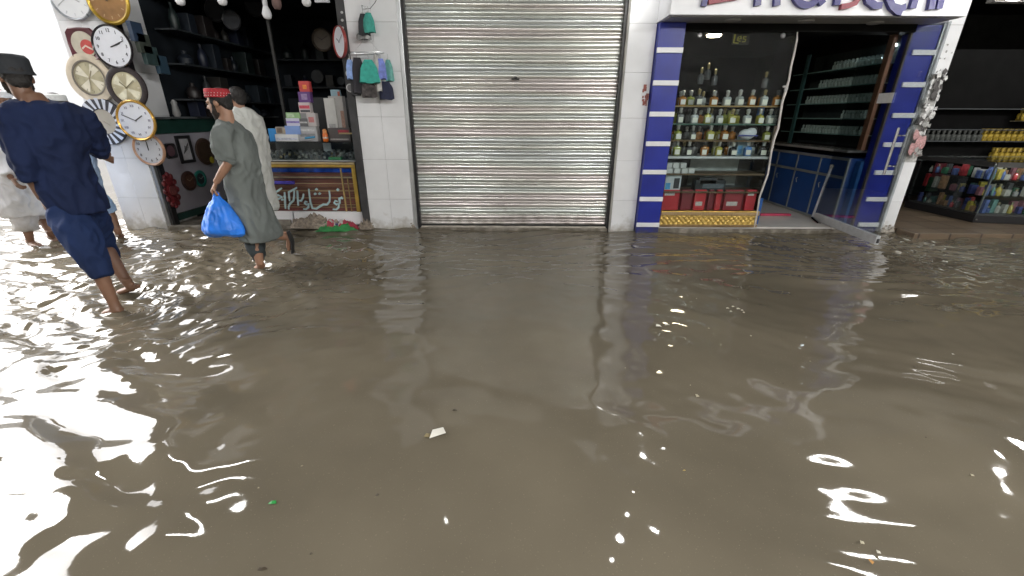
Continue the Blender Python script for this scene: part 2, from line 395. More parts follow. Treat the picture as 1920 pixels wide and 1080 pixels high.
for i in range(16): scrap(R.uniform(4.94, 5.07), R.uniform(1.02, 1.26), R.uniform(.04, .07), 4, D-.036-i*.0004)
for i in range(10): scrap(R.uniform(4.93, 5.08), R.uniform(.98, 1.06), R.uniform(.03, .045), R.choice([2, 5]), D-.044-i*.0004)
for i in range(7): scrap(R.uniform(4.95, 5.08), R.uniform(1.92, 2.25), R.uniform(.008, .018), 2, D-.003)
b.build('torn_poster', [paint(c, .75, var=.35, scale=50) for c in cols], p4)
b = MB(); b.box(4.88, 4.90, D-.006, D+.2, .02, 2.42); b.build('steel_trim', M_greymetal, p4)
b = MB()
for k in range(30):
    r_ = R.uniform(.01, .028); b.ell((R.uniform(4.93, 5.12), D-.01, R.uniform(0, .12)*R.random()), r_, r_*.7, r_*.8, seg=6, rng=4)
b.build('crumbling_base', mat('crumbled_mortar2', (.36,.33,.29), .9, var=.4, scale=30), p4)

# ------------------------------------------------------------------ rolling shutter
def shutter_mat():
    m = mat('galvanised_slats', (.77,.77,.755), .29, .70, var=.10, scale=2.2, stretch=(.5,1,12), bump=.04, bscale=30, dirt=(.16,.13,.095), dz=(-.05,.22))
    nt = m.node_tree; N = nt.nodes; L = nt.links; bb = N['Principled BSDF']
    tc = N.new('ShaderNodeTexCoord'); mp = N.new('ShaderNodeMapping'); mp.inputs['Scale'].default_value = (.30, 1, 9.0)
    L.new(tc.outputs['Object'], mp.inputs['Vector'])
    nz = N.new('ShaderNodeTexNoise'); nz.inputs['Scale'].default_value = 1.0; nz.inputs['Detail'].default_value = 0; L.new(mp.outputs['Vector'], nz.inputs['Vector'])
    hs = N.new('ShaderNodeMix'); hs.data_type = 'RGBA'; hs.blend_type = 'MULTIPLY'; hs.inputs['Factor'].default_value = .34  # this tint paints coloured lamp glints into the slat colour
    rp = N.new('ShaderNodeValToRGB'); e = rp.color_ramp.elements
    e[0].position = .32; e[0].color = (1,.80,.82,1); e[1].position = .68; e[1].color = (.80,.95,1,1)
    q = e.new(.44); q.color = (1,.97,.84,1); q = e.new(.56); q.color = (.84,1,.88,1)
    L.new(nz.outputs['Fac'], rp.inputs['Fac'])
    src = bb.inputs['Base Color'].links[0].from_socket
    L.new(src, hs.inputs['A']); L.new(rp.outputs['Color'], hs.inputs['B']); L.new(hs.outputs['Result'], bb.inputs['Base Color'])
    return m
sh = thing('rolling_shutter', 'closed corrugated steel rolling shutter filling the middle shop front', 'shutter', (0, 5.7, 0))
M_shut = shutter_mat()
prof = []
pitch = .0815; z = .055
while z < 2.95:
    for q in range(14):
        t = q/14.0
        a_ = 5.70-.0075*math.sin(math.pi*t/.56)**.8 if t < .56 else 5.70+.0025 if t < .62 else 5.70-.0045*math.sin(math.pi*(t-.62)/.28)**.8 if t < .90 else 5.70+.003
        prof.append((a_, z+pitch*t))
    z += pitch
b = MB(); nxs = [-1.245+2.51*i/40 for i in range(41)]
o = 0
for y_, z_ in prof:
    row = int((z_-.055)/pitch)
    for x_ in nxs:
        w = .0035*math.sin(1.9*x_+row*.7)+.003*math.sin(.37*row+3.1*x_)+.006*mnoise.noise(Vector((x_*2.2, row*.30, 1.5)))+.004*mnoise.noise(Vector((x_*6, row*.9, 4.5)))
        b.v.append(Vector((x_, y_+w*.6, z_+w*.3)))
n = len(nxs)
for k in range(len(prof)-1):
    for i in range(n-1): b.face([k*n+i, k*n+i+1, (k+1)*n+i+1, (k+1)*n+i])
b.build('slat_curtain', M_shut, sh, smooth=50)
b = MB(); b.box(-1.24, 1.26, 5.675, 5.72, .042, .062); b.build('bottom_bar', M_black, sh)
for xa, xb in ((-1.312, -1.268), (1.288, 1.314)):
    b = MB(); b.box(xa, xb, 5.605, 5.76, -.1, 2.95); b.build('guide_rail', M_alu if xa < 0 else mat('rail_grey', (.30,.29,.27), .6, var=.3), sh, bevel=.003)
for xa, xb in ((-1.266, -1.232), (1.256, 1.286)):
    b = MB(); b.box(xa, xb, 5.63, 5.76, .02, 2.95); b.build('guide_channel', M_black, sh)
b = MB(); b.box(-.02, .075, 5.677, 5.687, 1.825, 1.845); b.cbox((.03, 5.675, 1.852), (.035, .02, .022)); b.build('lock_plate', M_black, sh, bevel=.003)
b = MB(); b.box(-1.22, 1.25, 5.62, 5.66, .035, .050); b.build('threshold', paint((.50,.46,.40), .7, var=.3, scale=9), sh)

# ------------------------------------------------------------------ blue columns of the perfume shop
def blue_column(x0, x1, y0, label, bars, barx):
    t = thing('blue_column', label, 'column', ((x0+x1)/2, y0, 0))
    b = MB(); b.box(x0, x1, y0, 5.74, -.15, 2.404); b.build('panel', M_blue, t, bevel=.004)
    for z in bars:
        b = MB(); b.box(barx[0], barx[1], y0-.022, y0-.0005, z-.027, z+.027); b.build('white_bar', M_white, t, bevel=.003)
    return t
bz = [2.128-.3365*k for k in range(7)]
blue_column(1.638, 1.93, 5.52, 'blue column with white bars left of the bottle display', bz, (1.63, 1.928))
blue_column(4.545, 4.86, 5.60, 'blue column with white bars behind the open glass door', [z+.0 for z in bz], (4.60, 4.868))

# ------------------------------------------------------------------ fascia sign
sg = thing('shop_sign', 'white fascia sign with raised blue and red letters over the perfume shop', 'sign', (3.2, 5.2, 2.4))
SY = 5.19
b = MB(); b.box(1.628, 4.72, SY, 5.73, 2.412, 2.92); b.build('sign_box', mat('sign_face', (.80,.81,.84), .35, var=.04), sg, bevel=.006)
b = MB(); b.box(1.66, 4.69, SY+.05, 5.72, 2.404, 2.4115); b.build('soffit_panel', mat('soffit', (.30,.30,.30), .6, var=.1), sg)
for px, py in ((1374, 37), (1512, 39), (1641, 42)):
    p = PZ(px, py, 2.404)
    L_ = MB(); L_.lathe((p.x, p.y, 2.392), [(.03, .0), (.075, 0), (.080, .006), (.08, .0115)], seg=24)
    q = L_.build('downlight', paint((.42,.42,.41), .4), sg, smooth=40)
M_sblue = mat('letter_blue', (.022,.018,.16), .35, var=.1); M_sred = mat('letter_red', (.26,.03,.05), .4, var=.15)
def LP(px, py): p = PY(px, py, SY-.03); return (p.x, p.z)
def letter(strokes, m, w=.062):
    b = MB()
    for k, st in enumerate(strokes):
        b.ribbon([LP(*q) for q in st], w, SY-.045-.0007*k, SY-.0015)
    b.build('letter', m, sg)
def arc(cx, cy, rx, ry, a0, a1, n=14): return [(cx+rx*math.cos(rad(a0+(a1-a0)*i/n)), cy+ry*math.sin(rad(a0+(a1-a0)*i/n))) for i in range(n+1)]
letter([[(1329,-70),(1327,-20),(1319,12)]], M_sblue, .05)
b = MB(); b.ribbon([LP(1358,-60), LP(1357,-30), LP(1356,4)], .30, SY-.04, SY-.0015); b.build('emblem', M_sred, sg)
letter([[(1427,-80),(1420,11)], [(1462,-80),(1456,11)], [(1424,-30),(1458,-30)]], M_sblue)
letter([arc(1512,-14,22,24,-20,200,16)+[(1494,-36)], [(1540,-40),(1538,0),(1542,8)]], M_sblue)
letter([[(1580,-60),(1574,-20),(1568,10)]], M_sblue)
letter([[(1576,13),(1590,11),(1603,6),(1612,-6),(1604,-22),(1596,-34),(1608,-50),(1626,-52)]], M_sred, .05)
letter([[(1645,-45),(1628,-34),(1622,-16),(1628,2),(1640,11),(1653,10)]], M_sblue)
letter([[(1664,-16),(1692,-20),(1690,-38),(1674,-42),(1664,-26),(1664,-6),(1672,12),(1688,17),(1697,13)], [(1672,12),(1683,22),(1690,23)]], M_sblue)
letter([[(1722,-50),(1718,-10),(1710,16)], [(1718,-44),(1738,-50),(1752,-40),(1750,-10),(1744,18)]], M_sblue)
letter([[(1772,-80),(1766,-10),(1759,17)], [(1752,-42),(1784,-42)]], M_sblue)
ORD = ['first','second','third','fourth','fifth','sixth','seventh','eighth','ninth','tenth','eleventh','twelfth','thirteenth','fourteenth','fifteenth','sixteenth']
SIDE = Matrix(((0,0,1),(1,0,0),(0,1,0)))        # discs on a wall that faces +X
# ------------------------------------------------------------------ shells of the three shops
cs = thing('clock_shop', 'dark open clock and gift shop left of the shutter', 'shop', (-3.3, 7, 0))
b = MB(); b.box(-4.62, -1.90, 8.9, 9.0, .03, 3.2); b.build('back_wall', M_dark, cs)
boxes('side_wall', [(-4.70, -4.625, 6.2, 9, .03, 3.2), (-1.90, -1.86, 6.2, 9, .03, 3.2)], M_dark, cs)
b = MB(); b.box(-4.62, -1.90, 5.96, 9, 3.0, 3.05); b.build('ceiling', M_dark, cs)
b = MB(); b.box(-4.628, -4.585, 5.62, 5.70, .03, 2.95); b.build('door_frame', M_greymetal, cs, bevel=.003)
b = MB(); b.box(-4.584, -4.55, 5.66, 5.74, .03, 2.95); b.build('door_frame', M_black, cs)
b = MB(); b.box(-1.99, -1.90, 5.60, 5.72, .03, 3.0); b.build('dark_post', mat('post', (.045,.045,.048), .5, var=.4), cs, bevel=.004)
for k in range(4):
    b = MB(); b.ell((-1.945+.006*k, 5.597, 2.27+.075*k), .016, .004, .014); b.build('sticker', paint((.45,.45,.45)), cs)
ps = thing('perfume_shop', 'perfume shop interior with dark walls behind the glass', 'shop', (3.2, 7, 0))
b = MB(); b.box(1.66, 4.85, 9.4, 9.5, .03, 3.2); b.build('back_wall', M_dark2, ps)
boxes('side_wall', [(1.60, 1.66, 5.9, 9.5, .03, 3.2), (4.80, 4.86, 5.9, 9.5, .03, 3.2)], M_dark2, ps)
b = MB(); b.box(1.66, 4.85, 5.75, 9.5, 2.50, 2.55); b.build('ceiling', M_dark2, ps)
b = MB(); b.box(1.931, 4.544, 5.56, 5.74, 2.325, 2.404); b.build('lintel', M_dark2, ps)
p = PY(1337, 77, 6.9)
b = MB(); b.lathe((p.x, p.y, 2.475), [(.02, 0), (.085, 0), (.095, .012), (.1, .024)], seg=24); b.build('downlight', paint((.8,.5,.3), .4, emit=(1,.80,.55), es=45), ps, smooth=40)
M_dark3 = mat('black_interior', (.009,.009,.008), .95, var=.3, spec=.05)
rs_ = thing('right_shop', 'dark perfume shop at the right edge beyond the narrow pillar', 'shop', (8, 7, 0))
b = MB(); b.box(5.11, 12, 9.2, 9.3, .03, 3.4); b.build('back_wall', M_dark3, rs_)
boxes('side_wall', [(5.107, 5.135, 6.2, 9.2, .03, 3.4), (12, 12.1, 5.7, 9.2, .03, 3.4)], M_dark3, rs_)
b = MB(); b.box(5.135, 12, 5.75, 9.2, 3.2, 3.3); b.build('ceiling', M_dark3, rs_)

# ------------------------------------------------------------------ wall clocks
def clock(label, px, py, r, Y, frame, dial, rim=.14, hands=(10, 2), hcol=(.03,.03,.03), numerals=None, numcol=(.08,.08,.1), square=False, M=FRONT, pos=None, fan=None, wedge=None, name='wall_clock', group=None, depth=.04):
    c = pos if pos is not None else PY(px, py, Y)
    t = thing(name, label, 'clock', c, group)
    b = MB(); ri = r*(1-rim)
    if square:
        vs = []
        for k, (q, h) in enumerate(((r*.94, 0), (r, depth*.5), (r*.93, depth), (ri*.98, depth*.45))):
            ring = []
            for i in range(24):
                a = 2*math.pi*(i+.5)/24; ca, sa = math.cos(a), math.sin(a); f = (1/max(abs(ca), abs(sa)))*(1-.06*abs(math.sin(2*a))) if k < 3 else 1
                ring.append(c + M @ Vector((q*ca*f, q*sa*f, h)))
            vs.append(ring)
        b.loft(vs)
    else:
        b.lathe(c, [(r*.93, 0), (r, depth*.4), (r*.985, depth*.75), (r*(1-rim*.5), depth), (ri, depth*.78), (ri*.98, depth*.55)], M, seg=40)
    b.build('frame', frame, t, smooth=50)
    b = MB(); b.lathe(c, [(ri*.98, depth*.5), (ri*.98, depth*.62)], M, seg=40)
    dlo = b.build('dial', dial, t)
    h = depth*.66
    if wedge:
        b = MB()
        for k in range(4):
            a = rad(45+90*k+8); n_ = 5; o = len(b.v); b.v.append(c + M @ Vector((0, 0, h)))
            for i in range(n_): q = a+rad(-20+10*i); b.v.append(c + M @ Vector((ri*.9*math.cos(q), ri*.9*math.sin(q), h)))
            for i in range(1, n_): b.face([o, o+i, o+i+1])
        b.build('dial_pattern', wedge, t)
    if fan:
        b = MB()
        for k in range(18):
            a0 = 2*math.pi*k/18; o = len(b.v)
            for q, a in ((ri*1.04, a0), (r*.97, a0+.10), (r*.97, a0+.28), (ri*1.04, a0+.16)):
                b.v.append(c + M @ Vector((q*math.cos(a), q*math.sin(a), depth*1.02)))
            b.face([o, o+1, o+2, o+3])
        b.build('blade', fan, t)
    nb = MB(); ncm = paint(numcol, .5)
    if numerals == 'digits':
        for k in range(1, 13):
            a = rad(90-30*k); text_mb(nb, str(k), r*.22, c + M @ Vector((ri*.78*math.cos(a), ri*.78*math.sin(a), h)), M); nb.build('numeral', ncm, dlo); nb = MB()
    elif numerals == 'roman':
        for k, s in enumerate(('I','II','III','IV','V','VI','VII','VIII','IX','X','XI','XII'), 1):
            a = rad(90-30*k); text_mb(nb, s, r*.17, c + M @ Vector((ri*.78*math.cos(a), ri*.78*math.sin(a), h)), M); nb.build('numeral', ncm, dlo); nb = MB()
    elif numerals == 'ticks':
        for k in range(12):
            a = rad(30*k); Mr = M @ Matrix.Rotation(a, 3, 'Z'); nb.cbox(c + Mr @ Vector((ri*.82, 0, h)), (ri*.14, ri*.045, .003), Mr); nb.build('hour_mark', ncm, dlo); nb = MB()
    if hands:
        for nm, hr, ln, w in (('hour_hand', hands[0], .52, .055), ('minute_hand', hands[1], .78, .04)):
            a = rad(90-30*hr); Mr = M @ Matrix.Rotation(a, 3, 'Z'); hb = MB()
            hb.cbox(c + Mr @ Vector((ri*ln*.45, 0, h+(.004 if nm[0] == 'h' else .008))), (ri*ln*1.1, ri*w, .003), Mr); hb.build(nm, paint(hcol, .4), dlo)
    return t
Wd = mat('white_dial', (.74,.76,.82), .3, var=.04); Cr = mat('cream_dial', (.56,.52,.42), .35, var=.15, scale=12); Gd = mat('champagne_dial', (.46,.42,.28), .3, .3, var=.2, scale=10)
clock('white clock with a thin silver rim, topmost on the pillar beside the white glare', 134, -6, .235, 5.56, paint((.45,.48,.52), .3, .5), mat('pale_dial', (.80,.82,.85), .3, var=.03), .10, hands=(4, 8), hcol=(.5,.52,.55), numerals='ticks', numcol=(.6,.62,.66))
clock('golden brown clock at the top of the pillar', 205, 2, .235, 5.54, mat('brass_rim', (.40,.26,.03), .35, .5, var=.2), mat('bronze_dial', (.30,.16,.06), .4, .3, var=.3), .16, hands=(10.2, 2), hcol=(.08,.05,.03), numerals='ticks', numcol=(.45,.30,.16))
clock('square maroon clock with a cream dial and a red centre', 160, 84, .175, 5.58, mat('maroon_frame', (.11,.025,.035), .3, var=.3), Cr, .22, hands=None, square=True)
c_ = [o for o in bpy.data.objects if o.name.startswith('wall_clock')][-1]
b = MB(); q = PY(164, 88, 5.555); b.lathe(q, [(.075, 0), (.075, .004)], FRONT, seg=24); b.build('red_centre', paint((.52,.07,.06), .4), c_)
b = MB(); b.ribbon([(q.x-.06, q.z-.02), (q.x-.015, q.z+.012), (q.x+.06, q.z-.03)], .018, 5.548, 5.55); b.build('pale_emblem', paint((.72,.6,.5), .4), c_)
clock('white dial clock in a thin black rim with plain black numerals', 214, 88, .225, 5.52, mat('black_rim', (.02,.017,.02), .25, var=.3), Wd, .09, hands=(2.4, 2.3), numerals='digits')
clock('large cream clock with a broad marbled rim and dark inner ring', 172, 147, .265, 5.575, mat('cream_rim', (.62,.54,.42), .3, var=.18, scale=9), Gd, .34, hands=(1, 6.2), hcol=(.35,.30,.2), numerals='ticks', numcol=(.38,.34,.24), wedge=paint((.72,.68,.55), .3, .2))
c_ = [o for o in bpy.data.objects if o.name.startswith('wall_clock')][-1]
b = MB(); q = PY(172, 147, 5.57); ring = [[q + FRONT @ Vector((rr_*math.cos(2*math.pi*i/40), rr_*math.sin(2*math.pi*i/40), h_)) for i in range(40)] for rr_, h_ in ((.178,.034),(.19,.038),(.178,.039),(.170,.034))]
b.loft(ring, cap=False); b.build('inner_ring', paint((.16,.14,.11), .3), c_, smooth=60)
clock('champagne dial clock in a heavy dark studded rim', 241, 165, .235, 5.53, mat('studded_rim', (.022,.014,.015), .35, var=.5, scale=45), Gd, .27, hands=(10.5, 1.8), hcol=(.2,.18,.1), numerals='ticks', numcol=(.66,.63,.5), wedge=paint((.78,.75,.58), .25, .3))
clock('sunburst clock with black and silver fan blades round a beige dial', 199, 228, .27, 5.57, mat('fan_black', (.035,.035,.045), .3, var=.3), mat('beige_dial', (.42,.38,.31), .35, var=.1), .48, hands=(4.2, 9), hcol=(.35,.31,.26), fan=paint((.66,.70,.78), .3, .3))
clock('white clock in a gold rim showing ten past ten', 258, 226, .232, 5.50, mat('gold_rim', (.58,.34,.07), .25, .5, var=.2), Wd, .12, hands=(2, 9.8), numerals='roman', numcol=(.22,.22,.3))
clock('small orange and white rimmed clock with bold numerals, lowest on the pillar', 282, 280, .198, 5.548, mat('orange_rim', (.42,.24,.15), .35, var=.3), mat('grey_white_dial', (.56,.57,.60), .35, var=.04), .15, hands=(12, 12), numerals='digits', numcol=(.05,.05,.07))
p = PY(646, 80, 5.57); Mt = Matrix.Rotation(rad(-48), 3, 'Z') @ FRONT
clock('white oval-looking clock with a red rim turned sideways on the dark post', 0, 0, .165, 0, mat('red_rim', (.30,.05,.045), .35, var=.2), Wd, .07, hands=(10, 2), hcol=(.2,.2,.25), M=Mt, pos=p + Vector((-.02, -.03, 0)))
clock('dim round beige clock on the back wall of the dark shop', 605, 75, .17, 7.8, paint((.10,.08,.06), .5), paint((.17,.14,.11), .5), .2, hands=(10, 2), hcol=(.03,.03,.03))

# left return wall of the clock shop with its pale board
b = MB(); b.box(-4.585, -4.57, 5.745, 7.15, .17, 1.185)
q = b.build('display_board', mat('pale_board', (.33,.32,.36), .4, var=.12, scale=3), cs, bevel=.003)
boxes('green_board', [(-4.60, -4.54, 5.745, 7.3, 1.19, 1.365), (-4.60, -4.545, 5.745, 7.2, .08, .165)], mat('dark_green', (.015,.05,.04), .4, var=.25), cs)
b = MB(); b.box(-4.60, -4.48, 5.745, 8.8, 1.37, 1.395); b.build('shelf', paint((.10,.11,.115), .35), cs)
def SP(px, py, X=-4.56): return PX(px, py, X)
clock('dark square framed clock half hidden behind the orange rimmed clock', 0, 0, .10, 0, M_black, paint((.09,.05,.06), .4), .3, hands=None, square=True, M=SIDE, pos=SP(317, 283))
def frame(pos, w, h, M, label, bm, pm, name='picture_frame'):
    t = thing(name, label, 'picture', pos)
    b = MB()
    for sx, sy, a, c in ((0, h/2-.02, w, .04), (0, -h/2+.02, w, .04)): b.cbox(pos + M @ Vector((sx, sy, .012)), (a, c, .024), M)
    for sx in (-w/2+.02, w/2-.02): b.cbox(pos + M @ Vector((sx, 0, .0125)), (.04, h-.081, .025), M)
    b.build('frame', bm, t)
    b = MB(); b.cbox(pos + M @ Vector((0, 0, .006)), (w-.078, h-.078, .010), M); b.build('picture', pm, t)
    b = MB()
    for k in range(5): b.tube([pos + M @ Vector((-.05+.02*k, -.06+.012*k, .0125)), pos + M @ Vector((-.01+.02*k, .0+.02*k, .0125)), pos + M @ Vector((.0+.016*k, .05-.01*k, .0125))], .004, 5)
    b.build('ink_drawing', M_black, t)
frame(SP(346, 280), .27, .36, SIDE, 'black framed picture with dark pen strokes on the pale board', M_black, paint((.42,.42,.44), .4))
clock('dark brown round clock at the upper right of the pale board', 0, 0, .19, 0, paint((.05,.03,.022), .4), paint((.045,.03,.02), .4, var=.4), .25, hands=None, M=SIDE, pos=SP(382, 284))
b = MB(); q = SP(392, 300); b.ell(q+Vector((.045,0,0)), .008, .05, .05); b.build('yellow_ornament', paint((.35,.30,.03), .4), [o for o in bpy.data.objects if o.name.startswith('wall_clock')][-1])
clock('dark brown carved round clock in the middle of the pale board', 0, 0, .135, 0, mat('carved', (.045,.022,.018), .4, var=.8, scale=40), paint((.07,.035,.025), .4, var=.6, scale=60), .3, hands=(10, 2), hcol=(.3,.25,.15), M=SIDE, pos=SP(352, 339))
clock('teal clock with a black dial right of the carved clock', 0, 0, .12, 0, paint((.02,.16,.13), .4), paint((.02,.025,.03), .4), .35, hands=(10, 2), hcol=(.3,.3,.3), M=SIDE, pos=SP(374, 335), depth=.03)
# red ornate clock: lobed outline
c0 = SP(319, 357); t = thing('ornate_clock', 'dark red ornate lobed clock low on the pale board', 'clock', c0)
b = MB()
for k in range(3):
    b.ell(c0 + SIDE @ Vector((0, .13*(k-1), .015)), .085 if k != 1 else .12, .085 if k != 1 else .10, .022, SIDE)
for k in range(12):
    a = 2*math.pi*k/12; b.ell(c0 + SIDE @ Vector((.105*math.cos(a), .20*math.sin(a), .018)), .034, .042, .022, SIDE, seg=8, rng=6)
b.build('carved_frame', mat('red_carving', (.13,.018,.022), .35, var=.7, scale=30), t, smooth=60)
b = MB(); b.lathe(c0 + SIDE @ Vector((0, 0, .03)), [(.06, 0), (.06, .012)], SIDE); b.build('dial', paint((.16,.05,.05), .4, var=.5, scale=60), t)
# small watch cards on the dark post
for k, (px, py) in enumerate(((656, 138), (657, 165))):
    p = PY(px, py, 5.592); t = thing('watch_card', ('upper' if k == 0 else 'lower')+' round watch on a card fixed to the dark post', 'watch', p)
    b = MB(); b.lathe(p, [(.03, 0), (.048, .004), (.04, .01)], FRONT); b.build('case', paint((.5,.5,.5), .3, .5), t)
    b = MB(); b.lathe(p, [(.034, .0102), (.034, .0115)], FRONT); b.build('dial', paint((.18,.18,.19), .3), t)

# dim goods on the shelves in the dark
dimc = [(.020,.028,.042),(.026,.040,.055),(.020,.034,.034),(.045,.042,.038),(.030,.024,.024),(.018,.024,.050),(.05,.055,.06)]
for zz in (1.62, 2.05, 2.45):
    b = MB(); b.box(-4.60, -4.32, 6.3, 8.8, zz-.02, zz); b.build('shelf', paint((.03,.035,.04), .3), cs)
for zz in (.55, 1.0, 1.45, 1.9, 2.35):
    b = MB(); b.box(-4.3, -2.0, 8.62, 8.89, zz-.02, zz); b.build('shelf', paint((.03,.035,.04), .3), cs)
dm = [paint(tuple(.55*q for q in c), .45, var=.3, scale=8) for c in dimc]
def dim_item(x, y, z, w, d, h, kind, m):
    b = MB()
    if kind == 0: b.box(x-w/2, x+w/2, y-d/2, y+d/2, z, z+h)
    elif kind == 1: b.lathe((x, y, z), [(w*.32, 0), (w*.45, h*.1), (w*.5, h*.45), (w*.3, h*.72), (w*.14, h*.8), (w*.16, h)], seg=14)
    else: b.lathe((x, y, z+h*.5), [(w*.4, 0), (w*.5, .01), (w*.46, .03), (w*.38, .03)], FRONT @ Matrix.Rotation(0, 3, 'X'), seg=20)
    o = b.build(['boxed_gift', 'vase', 'desk_clock'][kind], m, smooth=40 if kind else None, bevel=0 if kind else .004)
    tag(o, ['dim boxed gift standing on a shelf deep in the dark clock shop', 'dim vase standing on a shelf deep in the dark clock shop', 'dim round desk clock standing on a shelf deep in the dark clock shop'][kind], ['box', 'vase', 'clock'][kind], ['boxes on the dark clock shop shelves', 'vases on the dark clock shop shelves', 'clocks on the dark clock shop shelves'][kind])
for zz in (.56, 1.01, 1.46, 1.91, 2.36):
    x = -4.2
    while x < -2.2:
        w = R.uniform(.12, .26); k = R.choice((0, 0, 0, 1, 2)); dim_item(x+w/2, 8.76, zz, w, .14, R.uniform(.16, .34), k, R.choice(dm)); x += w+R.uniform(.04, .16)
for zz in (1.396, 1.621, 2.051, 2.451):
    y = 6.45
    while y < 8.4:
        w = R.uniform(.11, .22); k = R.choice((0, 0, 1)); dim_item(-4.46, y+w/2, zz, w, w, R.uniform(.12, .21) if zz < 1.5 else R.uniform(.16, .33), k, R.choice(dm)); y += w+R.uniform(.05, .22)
b = MB(); p = PX(322, 205, -4.40); b.lathe((p.x+.05, p.y, 1.397), [(.03,0),(.045,.03),(.03,.14),(.035,.17),(.015,.2)], seg=12)
tag(b.build('figurine', paint((.20,.20,.20), .4), smooth=50), 'small pale figurine on the shelf edge above the green board', 'figurine')
for px, py, c, w in ((195+60, 60, (.03,.05,.09), .16), (268, 82, (.05,.06,.05), .18), (303, 122, (.03,.06,.09), .16), (282, 105, (.035,.06,.06), .2)):
    p = PX(px, py, -4.3); b = MB(); b.cbox(p, (.05, w, .2)); o = b.build('boxed_gift', paint(c, .4), bevel=.004)
    tag(o, 'dim blue green gift pack leaning on a high side shelf of the clock shop', 'box', 'gift packs on the high side shelf')
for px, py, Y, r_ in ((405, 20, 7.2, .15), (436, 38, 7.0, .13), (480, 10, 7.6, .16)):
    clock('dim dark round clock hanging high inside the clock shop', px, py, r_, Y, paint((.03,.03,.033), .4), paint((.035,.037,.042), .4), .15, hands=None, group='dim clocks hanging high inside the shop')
b = MB(); b.box(-3.5, -3.46, 7.0, 7.04, .03, 3.0); b.build('pole', paint((.045,.045,.045), .4), cs)

# unlit bulbs hanging at the shop mouth
def bulb(px, py, Y, label, lit=False, k=1.0, group=None):
    p = PY(px, py, Y); t = thing('light_bulb', label, 'bulb', p, group)
    gm = paint((.9,.92,.95), .3, emit=(1,.98,.94), es=60) if lit else M_bulb
    b = MB(); b.lathe(p, [(.012*k, -.062*k), (.036*k, -.052*k), (.047*k, -.025*k), (.046*k, 0), (.036*k, .032*k), (.024*k, .062*k)], seg=18); b.build('globe', gm, t, smooth=60)
    b = MB(); b.lathe(p, [(.0245*k, .0625*k), (.0245*k, .15*k), (.018*k, .19*k)], seg=14); b.build('base', M_bulbb, t, smooth=40)
    b = MB(); b.tube([p+Vector((0,0,.19*k)), p+Vector((.01,0,.3)), (p.x, p.y, 3.9)], .004, 6); b.build('cord', M_black, t)
    return t
M_bulb = mat('bulb_plastic', (.72,.73,.75), .35, var=.03); M_bulbb = mat('bulb_base', (.55,.56,.58), .4, var=.05)
for px, py, l in ((337, -2, 'unlit white bulb hanging leftmost at the clock shop mouth'), (416, -2, 'unlit white bulb hanging second from the left at the clock shop mouth'), (500, 24, 'unlit white bulb hanging lowest at the clock shop mouth'), (574, 0, 'unlit white bulb hanging rightmost at the clock shop mouth')):
    bulb(px, py, 5.45, l)
b = MB(); p = PY(604, 0, 5.6); b.cbox(p, (.16, .03, .05)); tag(b.build('paper_tag', paint((.6,.62,.66), .5)), 'white paper tag hanging at the top right of the clock shop mouth', 'tag')
b = MB(); p = PY(518, 2, 5.6); b.lathe(p, [(.03,-.08),(.05,-.04),(.045,.05),(.02,.09)], seg=12); tag(b.build('hanging_pouch', paint((.16,.10,.09), .7, var=.4), smooth=50), 'small brown pouch hanging beside the lowest bulb', 'pouch')

# ------------------------------------------------------------------ glass counter of the clock shop
ct = thing('display_counter', 'glass topped counter with gold frame, brown slats and painted script', 'counter', (-2.7, 5.9, 0))
def CX(px, py, Y=5.68): return PY(px, py, Y)
xl, xr = -3.32, -2.06
b = MB(); b.box(-2.93, -1.99, 5.665, 6.3, .055, .225); b.build('plinth', M_white, ct, bevel=.005)
b = MB(); b.box(-3.36, -2.96, 5.665, 6.3, .055, .225); b.build('plinth', M_white, ct, bevel=.005)
b = MB(); b.box(xl, xr, 5.72, 6.3, .226, .86)
b.build('red_brown_panel', mat('redbrown', (.30,.085,.075), .45, var=.5, scale=5, stretch=(1,1,14)), ct)
b = MB(); b.box(xl-.02, xr+.03, 5.665, 5.72, .80, .835); b.build('gold_frame', M_gold, ct, bevel=.006)
b = MB(); b.box(xl-.02, xr+.03, 5.660, 5.72, .838, .862); b.build('gold_frame', mat('pale_gold', (.62,.5,.3), .35, .6, var=.2), ct, bevel=.006)
b = MB(); b.box(xr-.02, xr+.03, 5.665, 5.72, .226, .799); b.build('gold_frame', M_gold, ct, bevel=.006)
b = MB(); b.box(xr+.031, xr+.075, 5.68, 6.3, .226, .87); b.build('dark_side', M_black, ct)
b = MB(); slc = [(.50,.30,.17),(.24,.10,.07),(.62,.42,.25),(.34,.15,.09),(.18,.09,.07)]
for k in range(17):
    z = .775-.031*k; b.mi = R.randrange(5); h = R.uniform(.004, .011)
    if k in (0, 1): continue
    b.box(xl, xr-.021, 5.706+.0003*k, 5.7195, z-h, z+h)
b.build('slat', [mat('slat%d' % i, c, .4, .15, var=.4, scale=3, stretch=(1,1,20)) for i, c in enumerate(slc)], ct)
b = MB(); b.box(xl, xr-.021, 5.69, 5.7045, .664, .678); b.build('rail', mat('pale_rail', (.58,.42,.28), .4, .2, var=.3), ct, bevel=.003)
boxes('post', [(-2.235, -2.215, 5.685, 5.703, .226, .79), (-2.16, -2.15, 5.685, 5.703, .226, .66)], mat('post_gold', (.40,.28,.12), .4, .4, var=.3), ct)
b = MB(); b.box(xl, -2.09, 5.69, 5.7195, .735, .785)
b.build('blue_strip', mat('blue_foil', (.015,.07,.42), .2, .3, var=.6, scale=4, stretch=(3,1,1)), ct)
b = MB(); p0 = CX(503, 343); p1 = CX(553, 341); b.box(p0.x, p1.x, 5.64, 5.684, p1.z-.028, p0.z+.03); 
